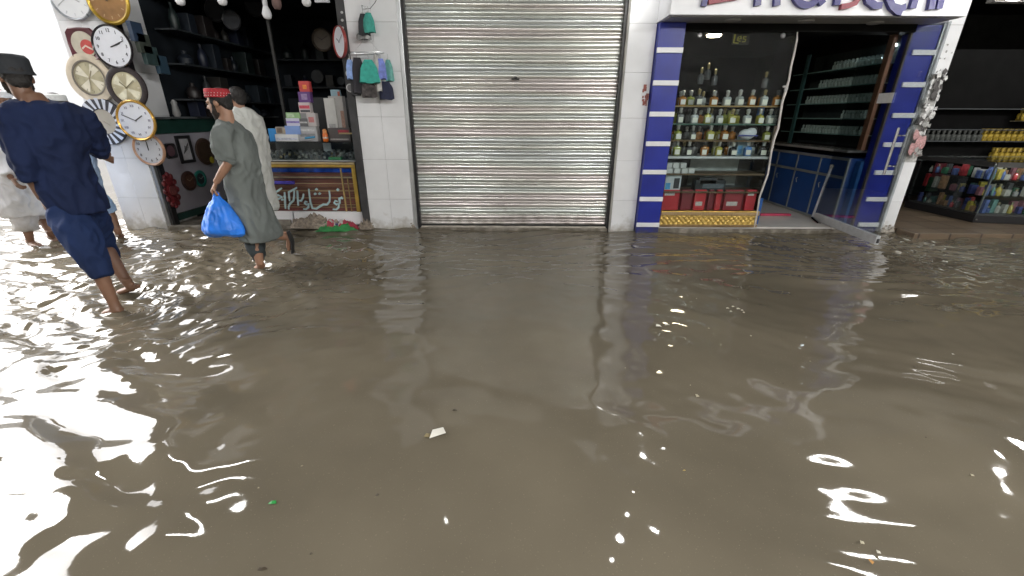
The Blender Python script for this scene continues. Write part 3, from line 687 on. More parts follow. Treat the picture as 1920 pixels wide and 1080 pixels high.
o = b.build('boxed_gift', mat('violet_foil', (.11,.09,.52), .18, .4, var=.35, scale=12), bevel=.008); tag(o, 'shiny violet gift box behind the glass of the counter front', 'box')
o['category'] = 'box'
# painted script, traced as brush strokes on the front
b = MB(); yk = 0
def brush(pts, w=.028):
    global yk
    P = []
    for q in pts:
        v = CX(480+q[0]/6.968, 290+q[1]/6.968); P.append((v.x, v.z))
    n = len(P); b.ribbon(P, [w*(.55+.45*math.sin(math.pi*(k+.6)/(n+.2))) for k in range(n)], 5.6795-.0004*yk, 5.684); yk += 1
def dot(x, y, s=.017):
    brush([(x-14, y+6), (x, y-8), (x+14, y+4)], s*1.6)
brush([(338,436),(290,470),(232,508),(285,530),(340,552),(290,580),(240,622)]); brush([(240,630),(275,640),(292,670),(288,712)])
brush([(372,490),(378,560),(380,640),(386,706)]); dot(375, 545); dot(345, 590)
brush([(535,430),(480,462),(428,490),(432,550),(440,610)]); brush([(500,465),(498,540),(490,600),(445,640),(425,680),(428,716)])
brush([(540,470),(545,560),(552,664)]); brush([(622,510),(615,560),(590,605),(560,598)])
brush([(672,620),(645,610),(635,635),(660,652),(688,640),(684,690),(655,712),(618,710)])
brush([(690,446),(700,540),(712,620),(738,700),(790,706),(840,672),(880,650),(930,652),(962,610),(966,540),(955,470)])
dot(792, 455); dot(775, 515); dot(832, 512)
brush([(1068,612),(1036,600),(1022,630),(1052,652),(1082,636),(1080,690),(1050,716),(1004,712)]); brush([(1085,560),(1092,590),(1096,640)]); brush([(1090,575),(1120,560),(1135,580)], .03); dot(1072, 462, .02)
b.build('painted_script', paint((.42,.56,.58), .5, var=.15), ct)
b = MB(); b.box(xl, xr-.02, 5.6855, 5.6885, .23, .795); b.build('front_glass', M_glass_win, ct)
# glass case
b = MB(); b.box(xl, xr+.06, 5.70, 6.3, .872, .885); b.build('case_floor', paint((.42,.44,.44), .35), ct)
boxes('case_glass', [(xl, xr+.06, 5.70, 5.704, .886, 1.10), (xl, xr+.06, 5.706, 6.3, 1.101, 1.108)], M_glass, ct)
boxes('case_frame', [(xr+.03, xr+.05, 5.706, 5.72, .886, 1.10), (xl, xr+.06, 6.28, 6.3, .886, 1.10)], paint((.05,.06,.07), .4), ct)
small = [(.45,.47,.46),(.10,.11,.12),(.05,.06,.07),(.40,.33,.16),(.22,.26,.30),(.55,.55,.52),(.12,.16,.22)]
kk = 0
for row, (y, zz) in enumerate(((5.80, .8865), (5.92, .8865), (6.05, .8865))):
    for i in range(15):
        x = xl+.05+i*.083+R.uniform(-.012, .012); h = R.uniform(.05, .075)+.022*row; c = R.choice(small)
        t = thing('wrist_watch', 'wrist watch on a cuff in the crowded row under the counter glass', 'watch', (x, y, zz), 'watches under the counter glass')
        b = MB(); b.tube([(x-.018, y, zz+h*.5), (x+.018, y, zz+h*.5)], h*.5, 10); b.build('cuff', paint(R.choice(((.35,.36,.36),(.06,.07,.08),(.18,.19,.2))), .6), t, smooth=40)
        b = MB(); b.lathe((x, y-h*.5+.004, zz+h*.55), [(.014, 0), (.018, .004), (.016, .008)], FRONT, seg=12); b.build('watch_face', paint(c, .25, .4), t, smooth=40)
b = MB(); p = CX(630, 294, 5.78); b.cbox((p.x, 5.77, .905), (.16, .10, .035)); tag(b.build('green_box', paint((.10,.36,.17), .4), bevel=.008), 'flat green box at the right end under the counter glass', 'box')
b = MB(); p = CX(607, 270, 5.9); b.cbox((p.x, 6.0, 1.03), (.10, .02, .10)); tag(b.build('price_card', paint((.62,.64,.68), .4)), 'white card standing at the back under the counter glass', 'card')
# goods on top of the counter: (px box, colour, label)
def pbox(x0, y0, x1, y1, Y, c, label, name='gift_box', d=.09, rz=0.0, face=None, cat='box', zmin=None):
    a = PY(x0, y1, Y); e = PY(x1, y0, Y); t = thing(name, label, cat, (a+e)/2)
    w = abs(e.x-a.x); h = abs(e.z-a.z); z0 = a.z if zmin is None else zmin; h = e.z-z0
    M = Matrix.Rotation(rad(rz), 3, 'Z'); c0 = Vector(((a.x+e.x)/2, Y+d/2, z0+h/2))
    b = MB(); b.cbox(c0, (w, d, h), M); b.build('carton', paint(c, .45, var=.06), t, bevel=.003)
    for k, (u0, v0, u1, v1, fc) in enumerate(face or ()):
        b = MB(); b.cbox(c0 + M @ Vector(((u0+u1)/2*w-w/2, -d/2-.001, (v0+v1)/2*h-h/2)), ((u1-u0)*w, .002, (v1-v0)*h), M); b.build('printed_panel', paint(fc, .5, var=.25, scale=40), t)
    return t
TZ = 1.1085
pbox(506, 241, 517, 263, 5.86, (.04,.28,.68), 'bright blue rounded tin at the left of the counter top', 'blue_tin', .07, cat='tin', zmin=TZ)
pbox(518, 238, 540, 251, 5.84, (.34,.31,.27), 'small patterned box above the white box on the counter', d=.08, face=((.1,.15,.5,.85,(.16,.12,.09)), (.6,.2,.95,.8,(.5,.42,.3))))
pbox(517, 252, 558, 263, 5.82, (.66,.67,.68), 'flat white box lying on the counter top', d=.12, face=((.05,.2,.95,.5,(.5,.52,.6)),), zmin=TZ)
pbox(536, 236, 561, 252, 5.82, (.22,.34,.66), 'light blue box upon the flat white box', d=.09)
pbox(538, 221, 560, 236, 5.82, (.60,.60,.72), 'white box with a violet band upon the light blue box', d=.08, face=((0,.35,1,.6,(.25,.2,.5)),))
pbox(537, 211, 561, 222, 5.82, (.30,.48,.24), 'pale green box topmost of the left stack', d=.08, face=((.1,.2,.6,.8,(.45,.58,.40)),))
pbox(560, 236, 592, 256, 5.84, (.42,.42,.43), 'grey box at the bottom of the tall stack', d=.10, face=((.1,.3,.9,.5,(.25,.25,.26)), (.1,.65,.9,.8,(.55,.55,.55))), zmin=TZ)
pbox(559, 222, 577, 237, 5.83, (.15,.15,.16), 'dark grey box with a pale stripe in the tall stack', d=.09, face=((.1,.4,.9,.6,(.5,.5,.5)),))
pbox(577.5, 212, 590, 237, 5.83, (.50,.47,.47), 'white box with a red print right in the tall stack', d=.09, face=((.2,.3,.8,.7,(.5,.2,.2)),))
pbox(560, 212, 577, 222, 5.84, (.27,.27,.28), 'mid grey box below the red striped box', d=.08)
pbox(562, 192, 580, 212, 5.83, (.58,.52,.52), 'white box with a broad red stripe in the tall stack', d=.08, face=((.05,.42,.95,.72,(.55,.08,.12)), (.1,.08,.95,.3,(.08,.08,.09))))
pbox(561, 172, 580, 192, 5.83, (.13,.06,.22), 'purple box with pale print second from the top of the tall stack', d=.08, face=((.25,.25,.75,.8,(.32,.24,.42)),))
pbox(562, 152, 578, 172, 5.83, (.55,.07,.07), 'red box with an orange mark topmost of the tall stack', d=.08, face=((.35,.25,.75,.65,(.72,.26,.06)),))
t = pbox(613, 184, 625, 234, 5.95, (.62,.62,.60), 'tall white carton standing behind the orange bottle', d=.08, rz=8, face=((.2,.1,.8,.25,(.4,.4,.4)),), zmin=1.215)
t = pbox(622, 180, 642, 233, 5.99, (.50,.49,.48), 'tall white carton with a red corner leaning right behind the orange bottle', d=.08, rz=-6, face=((.75,.1,1,.6,(.4,.25,.2)), (.1,.3,.5,.9,(.56,.55,.53))), zmin=1.215)
pbox(622, 168, 636, 190, 6.02, (.34,.52,.60), 'pale blue pack sticking up behind the tall cartons', d=.05, face=((.75,.2,1,.9,(.5,.15,.1)),), zmin=1.50)
b = MB(); b.box(PY(603,0,5.9).x, PY(672,0,5.9).x+.02, 5.86, 6.2, 1.196, 1.2145); tag(b.build('glass_shelf', paint((.42,.34,.18), .35)), 'tan shelf board carrying the tall cartons on the counter', 'shelf')
pbox(618, 240, 655, 262, 5.88, (.10,.09,.09), 'dark box with a red lid stripe under the tan shelf board', d=.14, face=((.45,.55,.95,.85,(.36,.04,.06)), (.05,.1,.9,.2,(.42,.40,.38))), zmin=TZ)
p = PY(613, 252, 5.90); t = thing('spray_bottle', 'orange bottle with a white rim standing on the counter', 'bottle', p)
b = MB(); b.lathe((p.x, 5.84, TZ), [(.03,0),(.033,.01),(.033,.085),(.026,.10)], seg=18); b.build('body', paint((.72,.16,.02), .35), t, smooth=50)
b = MB(); b.lathe((p.x, 5.84, TZ+.1005), [(.026,0),(.026,.035),(.016,.05)], seg=18); b.build('cap', paint((.70,.27,.08), .35), t, smooth=50)
b = MB(); b.lathe((p.x, 5.84, TZ+.035), [(.0336,0),(.0336,.02)], seg=18); b.build('label_band', paint((.6,.5,.45), .5), t, smooth=50)
b = MB(); b.tube([PY(572, 259, 5.74), PY(590, 257, 5.74)], .012, 8); o = b.build('blue_pen', paint((.05,.30,.55), .4), smooth=50); tag(o, 'blue pen lying on the counter edge', 'pen')
for q in (o,): q.location.z += 0
# dark cabinet behind the goods
b = MB(); b.box(-2.95, -2.02, 6.75, 6.9, .03, 1.66); o = b.build('dark_cabinet', paint((.032,.034,.038), .5)); tag(o, 'dark cabinet standing behind the goods on the counter', 'cabinet')

# ------------------------------------------------------------------ rags on the kerb
def cloth_heap(name, label, c, sx, sy, h, m, seed, parts=()):
    n = 44; b = MB()
    for j in range(n+1):
        for i in range(n+1):
            u, v = i/n*2-1, j/n*2-1
            r2 = min(1.4, (abs(u)**2.4+abs(v)**2.4))
            q = Vector((u*2.3+seed, v*2.3, seed*1.7))
            hh = h*max(0, 1-r2)**.6*(.50+.6*mnoise.noise(q)+.75*abs(mnoise.noise(q*2.4))+.25*mnoise.noise(q*6))+.004
            x = c[0]+sx*(u+.16*mnoise.noise(q*1.1+Vector((5,0,0)))); y = c[1]+sy*(v+.16*mnoise.noise(q*1.1+Vector((0,7,0))))
            b.v.append(Vector((x, y, c[2]+max(.001, hh)+.012*math.sin(9*u+6*v+3*mnoise.noise(q))*max(0, 1-r2))))
    for j in range(n):
        for i in range(n):
            b.mi = parts[0](i/n*2-1, j/n*2-1) if parts else 0
            b.face([j*(n+1)+i, j*(n+1)+i+1, (j+1)*(n+1)+i+1, (j+1)*(n+1)+i])
    return tag(b.build(name, m, smooth=180), label, 'cloth')
M_rag = mat('rag', (.27,.225,.18), .95, var=.4, scale=30, bump=.5, bscale=60)
cloth_heap('crumpled_rag', 'crumpled wet brown rag heaped against the white plinth', (-2.62, 5.60, .03), .34, .10, .17, [M_rag], 2.1)
Mg = paint((.03,.22,.06), .8, var=.3); Mr_ = paint((.32,.035,.06), .8, var=.3); Mb = paint((.05,.05,.25), .8); Mw = paint((.45,.42,.40), .8)
cloth_heap('coloured_cloth', 'green and red cloth with a blue diamond lying on the wet kerb', (-2.30, 5.55, .015), .27, .13, .115, [Mg, Mr_, Mb, Mw], 6.6,
           (lambda u, v: (2 if abs(u+.12)+.8*abs(v+.22) < .24 else 3 if abs(u+.12)+.8*abs(v+.22) < .36 else 1) if v > -.62+.5*u*u+.15*math.sin(5*u) and u > -.55 else 0,))
cloth_heap('wet_rag', 'small grey rag piled at the foot of the white pillar with clothes', (-1.95, 5.58, .02), .085, .06, .13, [M_rag], 9.3)
b = MB(); b.box(-3.9, -2.98, 5.64, 5.668, .03, .12); o = b.build('door_sill', M_step, cs, bevel=.004)

# ------------------------------------------------------------------ hanging clothes on the pillar
def garment(label, px, py, w, h, Y, m, seed, flare=.2, group=None):
    """doll-sized dress on a clip: px,py is its top centre"""
    p = PY(px, py, Y); t = thing('hanging_garment', label, 'garment', p, group)
    b = MB(); rings = []
    for k in range(9):
        f = k/8; rw = w*.62*(.55+.45*min(1, f*3))*(1+flare*f); rd = .018+.012*f
        rings.append([p+Vector((rw*math.cos(a)*(1+.10*math.sin(5*a+seed)*f), rd*math.sin(a)*(1+.5*math.sin(4*a+seed*2)*f), -h*f+.008*math.sin(3*a+seed)*f)) for a in [2*math.pi*i/20 for i in range(20)]])
    b.loft(rings); b.build('fabric', m, t, smooth=60)
    b = MB(); b.tube([p+Vector((0,0,.06)), p+Vector((.004,0,.03)), p+Vector((0,0,-.006))], .004, 6); b.cbox(p+Vector((0,-.006,0)), (.018,.016,.03)); b.build('clip', paint((.55,.56,.56), .3, .3), t)
    return t
def fab(c, var=.2): return paint(c, .85, var=var, scale=25)
YG = 5.50
p = PY(688, 99, YG)
t = thing('clip_hanger', 'round wire hanger with clips on the white pillar', 'hanger', p)
b = MB(); b.tube([p+Vector((.19*math.cos(a), .085*math.sin(a), 0)) for a in [2*math.pi*i/24 for i in range(25)]], .006, 6); b.build('ring', M_alu, t)
for dx in (-.15, .16):
    b = MB(); b.tube([p+Vector((dx, 0, 0)), p+Vector((0, .02, .16)), p+Vector((0,.05,.22)), p+Vector((.0, .108, .21))], .003, 5); b.build('wire', M_alu, t)
garment('light blue little garment leftmost on the wire hanger', 655, 112, .075, .20, YG, fab((.28,.42,.78)), 1)
garment('long black little garment second from the left on the wire hanger', 669, 108, .12, .37, YG-.01, fab((.03,.028,.035)), 2, .05)
garment('teal little dress in the middle of the wire hanger', 690, 112, .135, .235, YG-.09, fab((.05,.40,.33)), 3, .35)
garment('white striped little garment right of the teal dress', 704, 104, .06, .37, YG-.03, fab((.52,.51,.49)), 4, .1)
garment('periwinkle blue little garment on the right of the wire hanger', 713, 110, .085, .21, YG-.02, fab((.24,.30,.75)), 5, .1)
garment('pale teal little garment rightmost on the wire hanger', 727, 112, .07, .22, YG+.02, fab((.16,.42,.38)), 6, .2)
garment('dark patterned little garment low under the teal dress', 690, 152, .13, .17, YG-.05, fab((.07,.06,.06), .8), 7, .1)
garment('navy little garment low on the right of the wire hanger', 722, 153, .13, .19, YG, fab((.025,.03,.065)), 8, .05)
garment('dark grey little garment low on the left of the wire hanger', 664, 140, .08, .22, YG+.03, fab((.05,.05,.055), .5), 9, .1)
garment('black little garment alone on the upper hook', 680, 26, .085, .21, YG+.02, fab((.035,.04,.045)), 10, .25)
garment('teal little garment alone on the upper hook', 690, 24, .085, .19, YG-.01, fab((.06,.36,.30)), 11, .3)
garment('grey lace scrap hanging below the upper hook', 681, 60, .12, .075, YG+.03, fab((.30,.30,.30), .7), 12, .1)
p = PY(680, 17, YG); t = thing('wall_hook', 'wire hook and slack cord at the top of the pillar', 'hook', p)
b = MB(); b.tube([p+Vector((-.02,.1,.05)), p+Vector((-.02,.03,.04)), p, p+Vector((.02,0,.0)), p+Vector((.03,0,.03))], .005, 6); b.build('hook', M_alu, t)
b = MB(); b.tube([PY(683, 17, YG), PY(694, 16, YG), PY(703, 5, YG), PY(712, -12, YG), PY(722, -34, YG)], .003, 5); b.build('cord', M_black, t)
# ------------------------------------------------------------------ perfume shop: window display
wd = thing('window_display', 'glass window display with mirrored shelves and a gold embossed base', 'display', (2.6, 5.7, 0))
X0, X1 = 1.955, 3.235
b = MB(); b.box(X0, X1, 5.600, 5.608, .30, 2.32); b.build('window_pane', M_glass_win, wd)
for px, py in ((1312, 66), (1468, 67)):
    p = PY(px, py, 5.597); b = MB(); b.lathe(p, [(.028,-.002),(.03,.004),(.02,.008)], FRONT, seg=16); b.build('glass_fixing', paint((.10,.10,.10), .3, .6), wd)
# base: gold embossed panel
GP = 5.59
b = MB(); b.box(X0, X1+.02, GP+.012, 6.2, .066, .268); b.build('base_box', paint((.30,.20,.07), .4, .4), wd)
b = MB(); nx_, nz_ = 150, 22
for j in range(nz_+1):
    for i in range(nx_+1):
        x = X0+(X1-X0)*i/nx_; z = .095+.125*j/nz_
        h = abs(math.sin((x+z*1.0)*math.pi/.066))*abs(math.sin((x-z*1.0)*math.pi/.066))
        b.v.append(Vector((x, GP+.010-.019*h, z)))
for j in range(nz_):
    for i in range(nx_): b.face([j*(nx_+1)+i, j*(nx_+1)+i+1, (j+1)*(nx_+1)+i+1, (j+1)*(nx_+1)+i])
b.build('embossed_panel', mat('embossed_gold', (.58,.40,.11), .32, .6, var=.3, scale=20), wd, smooth=180)
b = MB(); b.box(X0, X1+.02, GP-.012, GP+.011, .221, .262); b.build('moulding', mat('mould_tan', (.36,.25,.13), .5, .2, var=.3, scale=12, stretch=(8,1,1)), wd, bevel=.005)
b = MB(); b.box(X0, X1+.02, GP-.012, GP+.011, .066, .094); b.build('moulding', mat('mould_brown', (.22,.14,.06), .5, .2, var=.3), wd, bevel=.005)
b = MB(); b.box(X0, X1+.02, GP-.013, GP+.011, .263, .278); b.build('moulding', M_gold, wd, bevel=.004)
# shelves
zrow = [1.555, 1.348, 1.155, .968]
shc = [(.32,.20,.06), (.05,.13,.09), (.18,.11,.05)]
for k, z in enumerate(zrow[:3]):
    b = MB(); b.box(X0+.005, X1-.005, 5.64, 5.90, z-.014, z); b.build('shelf', paint(shc[k], .3, .2), wd)
b = MB(); b.box(X0+.005, X1-.005, 5.613, 6.1, .935, .966); b.build('counter_edge', M_alu, wd, bevel=.003)
for z in (.755, .53):
    b = MB(); b.box(X0+.005, X1-.005, 5.615, 6.1, z-.022, z-.004); b.build('shelf', paint((.14,.09,.05), .4, .2), wd)
b = MB(); b.box(X0+.005, X1-.005, 6.0, 6.03, .28, .93); b.build('back_panel', paint((.06,.065,.065), .3), wd)
b = MB(); b.box(X0+.45, X1-.18, 5.985, 5.999, .56, .92); b.build('pale_lining', paint((.42,.45,.44), .35, var=.4, scale=4), wd)
boxes('side_glass', [(X0, X0+.012, 5.62, 6.2, .28, 2.3), (X1-.01, X1, 5.62, 6.0, .28, 2.3)], M_glass2, wd)
b = MB(); b.box(X0+.01, X1-.012, 5.70, 5.715, .279, .50); b.build('red_liner', paint((.20,.02,.03), .5), wd)
# bottles
liq = {'amber': (.34,.12,.008), 'clear': (.36,.38,.36), 'yellow': (.34,.31,.03), 'olive': (.24,.26,.03), 'black': (.02,.02,.022), 'smoky': (.11,.11,.11), 'blue': (.05,.17,.45)}
capc = {0: (.75,.74,.70), 1: (.48,.38,.18), 2: (.10,.10,.10)}
SHP = {'square': 1, 'round': 0}
def bottle(x, y, z, c, label, shape='square', w=.075, h=.155, capk=0, lab=True, group=None):
    t = thing('perfume_bottle', label, 'bottle', (x, y, z), group)
    hb = h*.60
    b = MB(); b.lathe((x, y, z), [(w*.44, 0), (w*.5, .006), (w*.5, hb*.82), (w*.40, hb*.96), (w*.14, hb), (w*.13, hb+.012)], seg=20, sq=(1.0, .62, w*.3) if shape == 'square' else None)
    b.build('glass_body', paint(liq[c], .12, var=.3, scale=20, coat=.5), t, smooth=45)
    b = MB(); b.lathe((x, y, z+hb+.0125), [(w*.20, 0), (w*.23, .004), (w*.20, h*.16), (w*.27, h*.22), (w*.25, h*.31), (w*.08, h*.355)], seg=14); b.build('stopper', paint(capc[capk], .2, .6), t, smooth=45)
    if lab:
        d = w*(.31 if shape == 'square' else .49)
        b = MB(); b.box(x-w*.34, x+w*.34, y-d-.006, y-d-.002, z+hb*.12, z+hb*.66); b.build('label', paint((.80,.78,.68), .5, var=.1), t)
    return t
rows = [  # (x in photo px, colour, stopper)
 [(1279,'amber',0),(1307,'smoky',1),(1336,'amber',0),(1361,'clear',0),(1384,'clear',0),(1408,'amber',0),(1430,'clear',1),(1453,'amber',2)],
 [(1274,'smoky',0),(1301,'clear',0),(1325,'yellow',0),(1348,'clear',0),(1370,'yellow',1),(1398,'clear',0),(1422,'yellow',0),(1443,'clear',0)],
 [(1269,'olive',0),(1298,'smoky',0),(1330,'yellow',0),(1357,'amber',0),(1434,'olive',0)],
 [(1268,'olive',0),(1290,'black',0),(1318,'amber',2),(1347,'yellow',0),(1373,'black',0),(1400,'blue',0),(1428,'black',0)]]
rn = ['top', 'second', 'third', 'lowest']
by = [200, 232, 262, 291]
for k, row in enumerate(rows):
    for i, (px, c, cp) in enumerate(row):
        p = PY(px, by[k], 5.70); cnt = [q[1] for q in row].count(c); idx = [q[1] for q in row[:i]].count(c)
        bottle(p.x, 5.70+R.uniform(-.012, .02), zrow[k]+.0005, c, '%s perfume bottle, %s bottle from the left on the %s shelf of the window display' % (c, ORD[i], rn[k]), R.choice(('square', 'square', 'round')), R.uniform(.080, .096), R.uniform(.165, .188), cp)
for k in range(4):
    for i in range(9):
        px = [1271, 1267, 1263, 1259][k]+i*(22.5-.6*k)+R.uniform(-3, 3)
        if k == 2 and 1378 < px < 1425: continue
        p = PY(px, by[k], 5.83); c = R.choice(('amber', 'amber', 'yellow', 'olive', 'clear', 'smoky'))
        bottle(p.x, 5.83, zrow[k]+.0005, c, '%s perfume bottle standing %s from the left in the back row of the %s shelf' % (c, ORD[i], rn[k]), R.choice(('square', 'round')), R.uniform(.07, .095), R.uniform(.15, .185), R.choice((0, 1, 2)), lab=R.random() < .5)
def wbox(x0, y0, x1, y1, Y, z, c, label, face=None, d=.08, name='perfume_box', cat='box'):
    return pbox(x0, y0, x1, y1, Y, c, label, name, d, 0, face, cat, z)
wbox(1260, 255, 1276, 288, 5.80, .9665, (.50,.50,.42), 'cream carton behind the first bottle of the lowest shelf', d=.05)
wbox(1337, 254, 1352, 288, 5.80, .9665, (.56,.54,.36), 'pale yellow carton behind the middle of the lowest shelf', face=((.2,.2,.8,.8,(.40,.36,.16)),), d=.05)
wbox(1364, 252, 1377, 288, 5.80, .9665, (.60,.60,.60), 'white carton behind the lowest shelf bottles', face=((.2,.5,.8,.9,(.2,.2,.2)),), d=.05)
wbox(1380, 256, 1406, 288, 5.78, .9665, (.36,.52,.60), 'light blue carton behind the blue bottle', face=((.1,.1,.5,.5,(.1,.3,.55)),), d=.05)
wbox(1418, 193, 1436, 232, 5.82, 1.3485, (.03,.14,.42), 'bright blue carton at the right of the second shelf', d=.04)
wbox(1364, 207, 1376, 226, 5.84, 1.3485, (.38,.36,.04), 'yellow carton at the back of the second shelf', d=.04)
wbox(1342, 252, 1357, 262, 5.83, 1.1555, (.40,.14,.02), 'orange carton lying on the third shelf', d=.04)
# small white shoe-like parcel on the third shelf
p = PY(1402, 250, 5.70); t = thing('wrapped_parcel', 'white and blue wrapped parcel on the third shelf of the window display', 'parcel', p)
b = MB(); b.ell((p.x, 5.72, 1.1555+.07), .10, .05, .065); b.ell((p.x+.05, 5.72, 1.1555+.09), .07, .045, .06); b.build('wrapping', paint((.62,.64,.66), .5, var=.12), t, smooth=90)
b = MB(); b.box(p.x-.13, p.x+.11, 5.66, 5.665, 1.1555+.05, 1.1555+.064); b.build('blue_band', paint((.04,.06,.30), .5), t)
# dim bottles behind, higher up
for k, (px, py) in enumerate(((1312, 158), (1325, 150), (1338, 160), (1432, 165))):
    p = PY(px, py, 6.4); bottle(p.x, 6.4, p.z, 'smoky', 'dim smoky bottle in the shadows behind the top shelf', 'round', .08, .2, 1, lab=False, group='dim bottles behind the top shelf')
b = MB(); b.box(2.0, 3.2, 6.35, 6.55, 1.60, 1.615); b.build('shelf', paint((.03,.03,.03), .4), wd)
# white boxes under the counter edge
for r_, (y0, y1, xs_) in enumerate(((312, 321, (1256, 1270, 1284, 1297)), (301, 311, (1252+3, 1268, 1282)))):
    for i, px in enumerate(xs_):
        a = PY(px-6.3, y1, 5.66); e = PY(px+6.3, y0, 5.66); b = MB(); z0 = .7515+.066*r_
        b.box(a.x, e.x, 5.65, 5.73, z0, z0+.062); o = b.build('carton', paint((.62,.62,.60), .5, var=.05), bevel=.004)
        tag(o, 'small white carton, %s from the left in the %s row under the counter edge' % (ORD[i], 'lower' if r_ == 0 else 'upper'), 'box', 'small white cartons under the counter edge')
wbox(1246, 328, 1279, 350, 5.66, .527, (.55,.58,.60), 'white box printed with a black camera and blue mark', face=((.55,.15,.9,.8,(.03,.03,.035)), (.05,.1,.35,.5,(.08,.35,.65))), d=.12, name='camera_box')
wbox(1303, 338, 1362, 350, 5.68, .527, (.02,.025,.03), 'long black box with grey lettering on the lower shelf', face=((.25,.25,.95,.65,(.10,.12,.14)),), d=.12)
wbox(1312, 333, 1345, 338, 5.68, .602, (.03,.035,.04), 'flat dark tray lying on the long black box', d=.10)
reds = [(.50,.03,.04), (.22,.025,.035), (.58,.04,.05), (.19,.02,.03), (.52,.035,.045), (.30,.03,.04), (.52,.03,.045)]
xr_ = [1240, 1276, 1300, 1326, 1340, 1356, 1396, 1421]
for i in range(7):
    wbox(xr_[i]+.15, 356, xr_[i+1]-.15, 385, 5.65, .2785, reds[i], '%s red gift box, %s from the left above the gold base' % ('bright' if reds[i][0] > .3 else 'dark', ORD[i]), d=.045, name='red_box', face=((.1,.72,.7,.88,(.62,.55,.52)),) if i in (0, 6) else ((.15,.22,.75,.42,(.62,.55,.52)),) if i in (2, 5) else None)
# neon sign in the depth of the shop
p = PY(1389, 73, 6.2); t = thing('neon_sign', 'small yellow lettered sign in the dark upper window', 'sign', p)
b = MB(); b.cbox(p, (.21, .02, .13)); b.build('backing', paint((.02,.02,.012), .5), t)
Mn = paint((.30,.28,.05), .4, emit=(.75,.68,.12), es=.12)
b = MB(); b.ribbon([(p.x-.09, p.z+.055), (p.x-.092, p.z-.045), (p.x-.03, p.z-.05)], .014, 6.17, 6.189); b.build('letter', Mn, t)
b = MB(); b.ribbon([(p.x-.045, p.z-.005), (p.x-.005, p.z), (p.x-.015, p.z+.028), (p.x-.045, p.z+.018), (p.x-.05, p.z-.018), (p.x-.01, p.z-.03)], .009, 6.17, 6.189); b.build('letter', Mn, t)
b = MB(); b.ribbon([(p.x+.055, p.z+.02), (p.x+.02, p.z+.022), (p.x+.025, p.z-.002), (p.x+.055, p.z-.008), (p.x+.05, p.z-.032), (p.x+.015, p.z-.034)], .009, 6.17, 6.189); b.build('letter', Mn, t)
# wavy white rubber strip hanging at the edge of the window pane
b = MB(); pts = [PY(x, y, 5.585) for x, y in ((1495,58),(1494,75),(1489,100),(1483,125),(1479,150),(1473,172),(1467,190),(1463,215),(1459,240),(1451,262),(1446,285),(1443,305),(1440,325),(1431,350),(1424,370),(1421,390),(1418,408),(1414,426))]
b.tube(pts, [.006,.010,.012,.012,.013,.015,.014,.013,.014,.015,.013,.012,.012,.013,.012,.011,.011,.010], 8)
o = b.build('rubber_strip', paint((.55,.52,.49), .5, var=.2), smooth=60); tag(o, 'wavy white rubber strip hanging down the edge of the display window', 'strip')
b = MB(); q = PY(1474, 166, 5.58); b.ell(q, .022, .015, .045); b.ell(q+Vector((-.03,.0,.02)), .02, .01, .012); b.build('tape_knot', paint((.45,.44,.43), .6), o, smooth=60)
b = MB(); q = PY(1453, 262, 5.60); b.box(q.x-.03, q.x-.012, 5.60, 5.62, q.z-.14, q.z+.16); b.build('wooden_edge', paint((.30,.22,.16), .5), o)

# ------------------------------------------------------------------ perfume shop: wall of shelves and blue cabinets on the right
cb = thing('blue_cabinet', 'row of blue cabinet doors framed in aluminium along the right shop wall', 'cabinet', (4.5, 7, 0))
XF = 4.40
b = MB(); b.box(XF, 4.79, 5.80, 9.2, .07, .93); b.build('carcass', mat('cab_blue', (.012,.06,.24), .4, var=.12), cb)
Mal = mat('cab_alu', (.33,.36,.37), .4, .5, var=.15)
b = MB()
b.box(XF-.014, XF-.001, 5.80, 9.2, .90, .935); b.box(XF-.014, XF-.001, 5.80, 9.2, .665, .70); b.box(XF-.014, XF-.001, 5.80, 9.2, .07, .10)
b.box(XF-.02, XF-.0005, 5.775, 5.799, .07, .935)
for k in range(1, 7): b.box(XF-.013, XF-.0005, 5.8+.52*k, 5.82+.52*k, .101, .664); b.box(XF-.013, XF-.0005, 5.8+.52*k, 5.82+.52*k, .701, .899)
b.build('aluminium_frame', Mal, cb)
for k in range(3):
    b = MB(); b.tube([(XF-.012, 6.22+.52*k, .57), (XF-.03, 6.22+.52*k, .56), (XF-.012, 6.22+.52*k, .50)], .006, 6); b.build('handle', M_alu, cb)
b = MB(); b.box(XF-.04, 4.79, 5.82, 9.2, 1.00, 1.03); b.build('counter_top', paint((.24,.24,.24), .25), cb, bevel=.003)
b = MB(); b.box(XF+.08, XF+.12, 5.70, 5.78, .09, .90); o = b.build('blue_strip', paint((.02,.10,.30), .4), cb)
b = MB(); b.ell((XF+.3, 6.0, 2.26), .018, .018, .02); b.build('spot_lamp', paint((.9,.9,.9), .3, emit=(.9,.97,1), es=160), cv0 if False else cb, smooth=90)
b = MB(); b.box(XF+.03, XF+.075, 5.70, 5.78, 1.04, 2.33); b.build('wooden_post', M_wood, cb, bevel=.003)
b = MB(); b.box(XF+.135, XF+.155, 5.60, 5.64, .07, 2.33); b.build('door_jamb', mat('jamb', (.11,.09,.075), .5, var=.3), cb)
cv = thing('glass_shelving', 'glass shelves of small bottles on the right wall of the perfume shop', 'shelving', (4.6, 7, 1))
SZ = [1.22, 1.42, 1.62, 1.83, 2.05]
for k, z in enumerate(SZ):
    b = MB(); b.box(XF+.075, 4.79, 5.80, 7.6, z-.014, z); b.build('shelf', paint((.14,.24,.23), .15), cv)
b = MB(); b.box(4.775, 4.79, 5.8, 7.6, 1.05, 2.3); b.build('mirror_back', paint((.035,.045,.045), .2), cv)
b = MB(); b.box(XF+.05, XF+.08, 7.25, 7.31, 1.04, 2.3); b.build('post', paint((.03,.08,.08), .3), cv)
vb = None
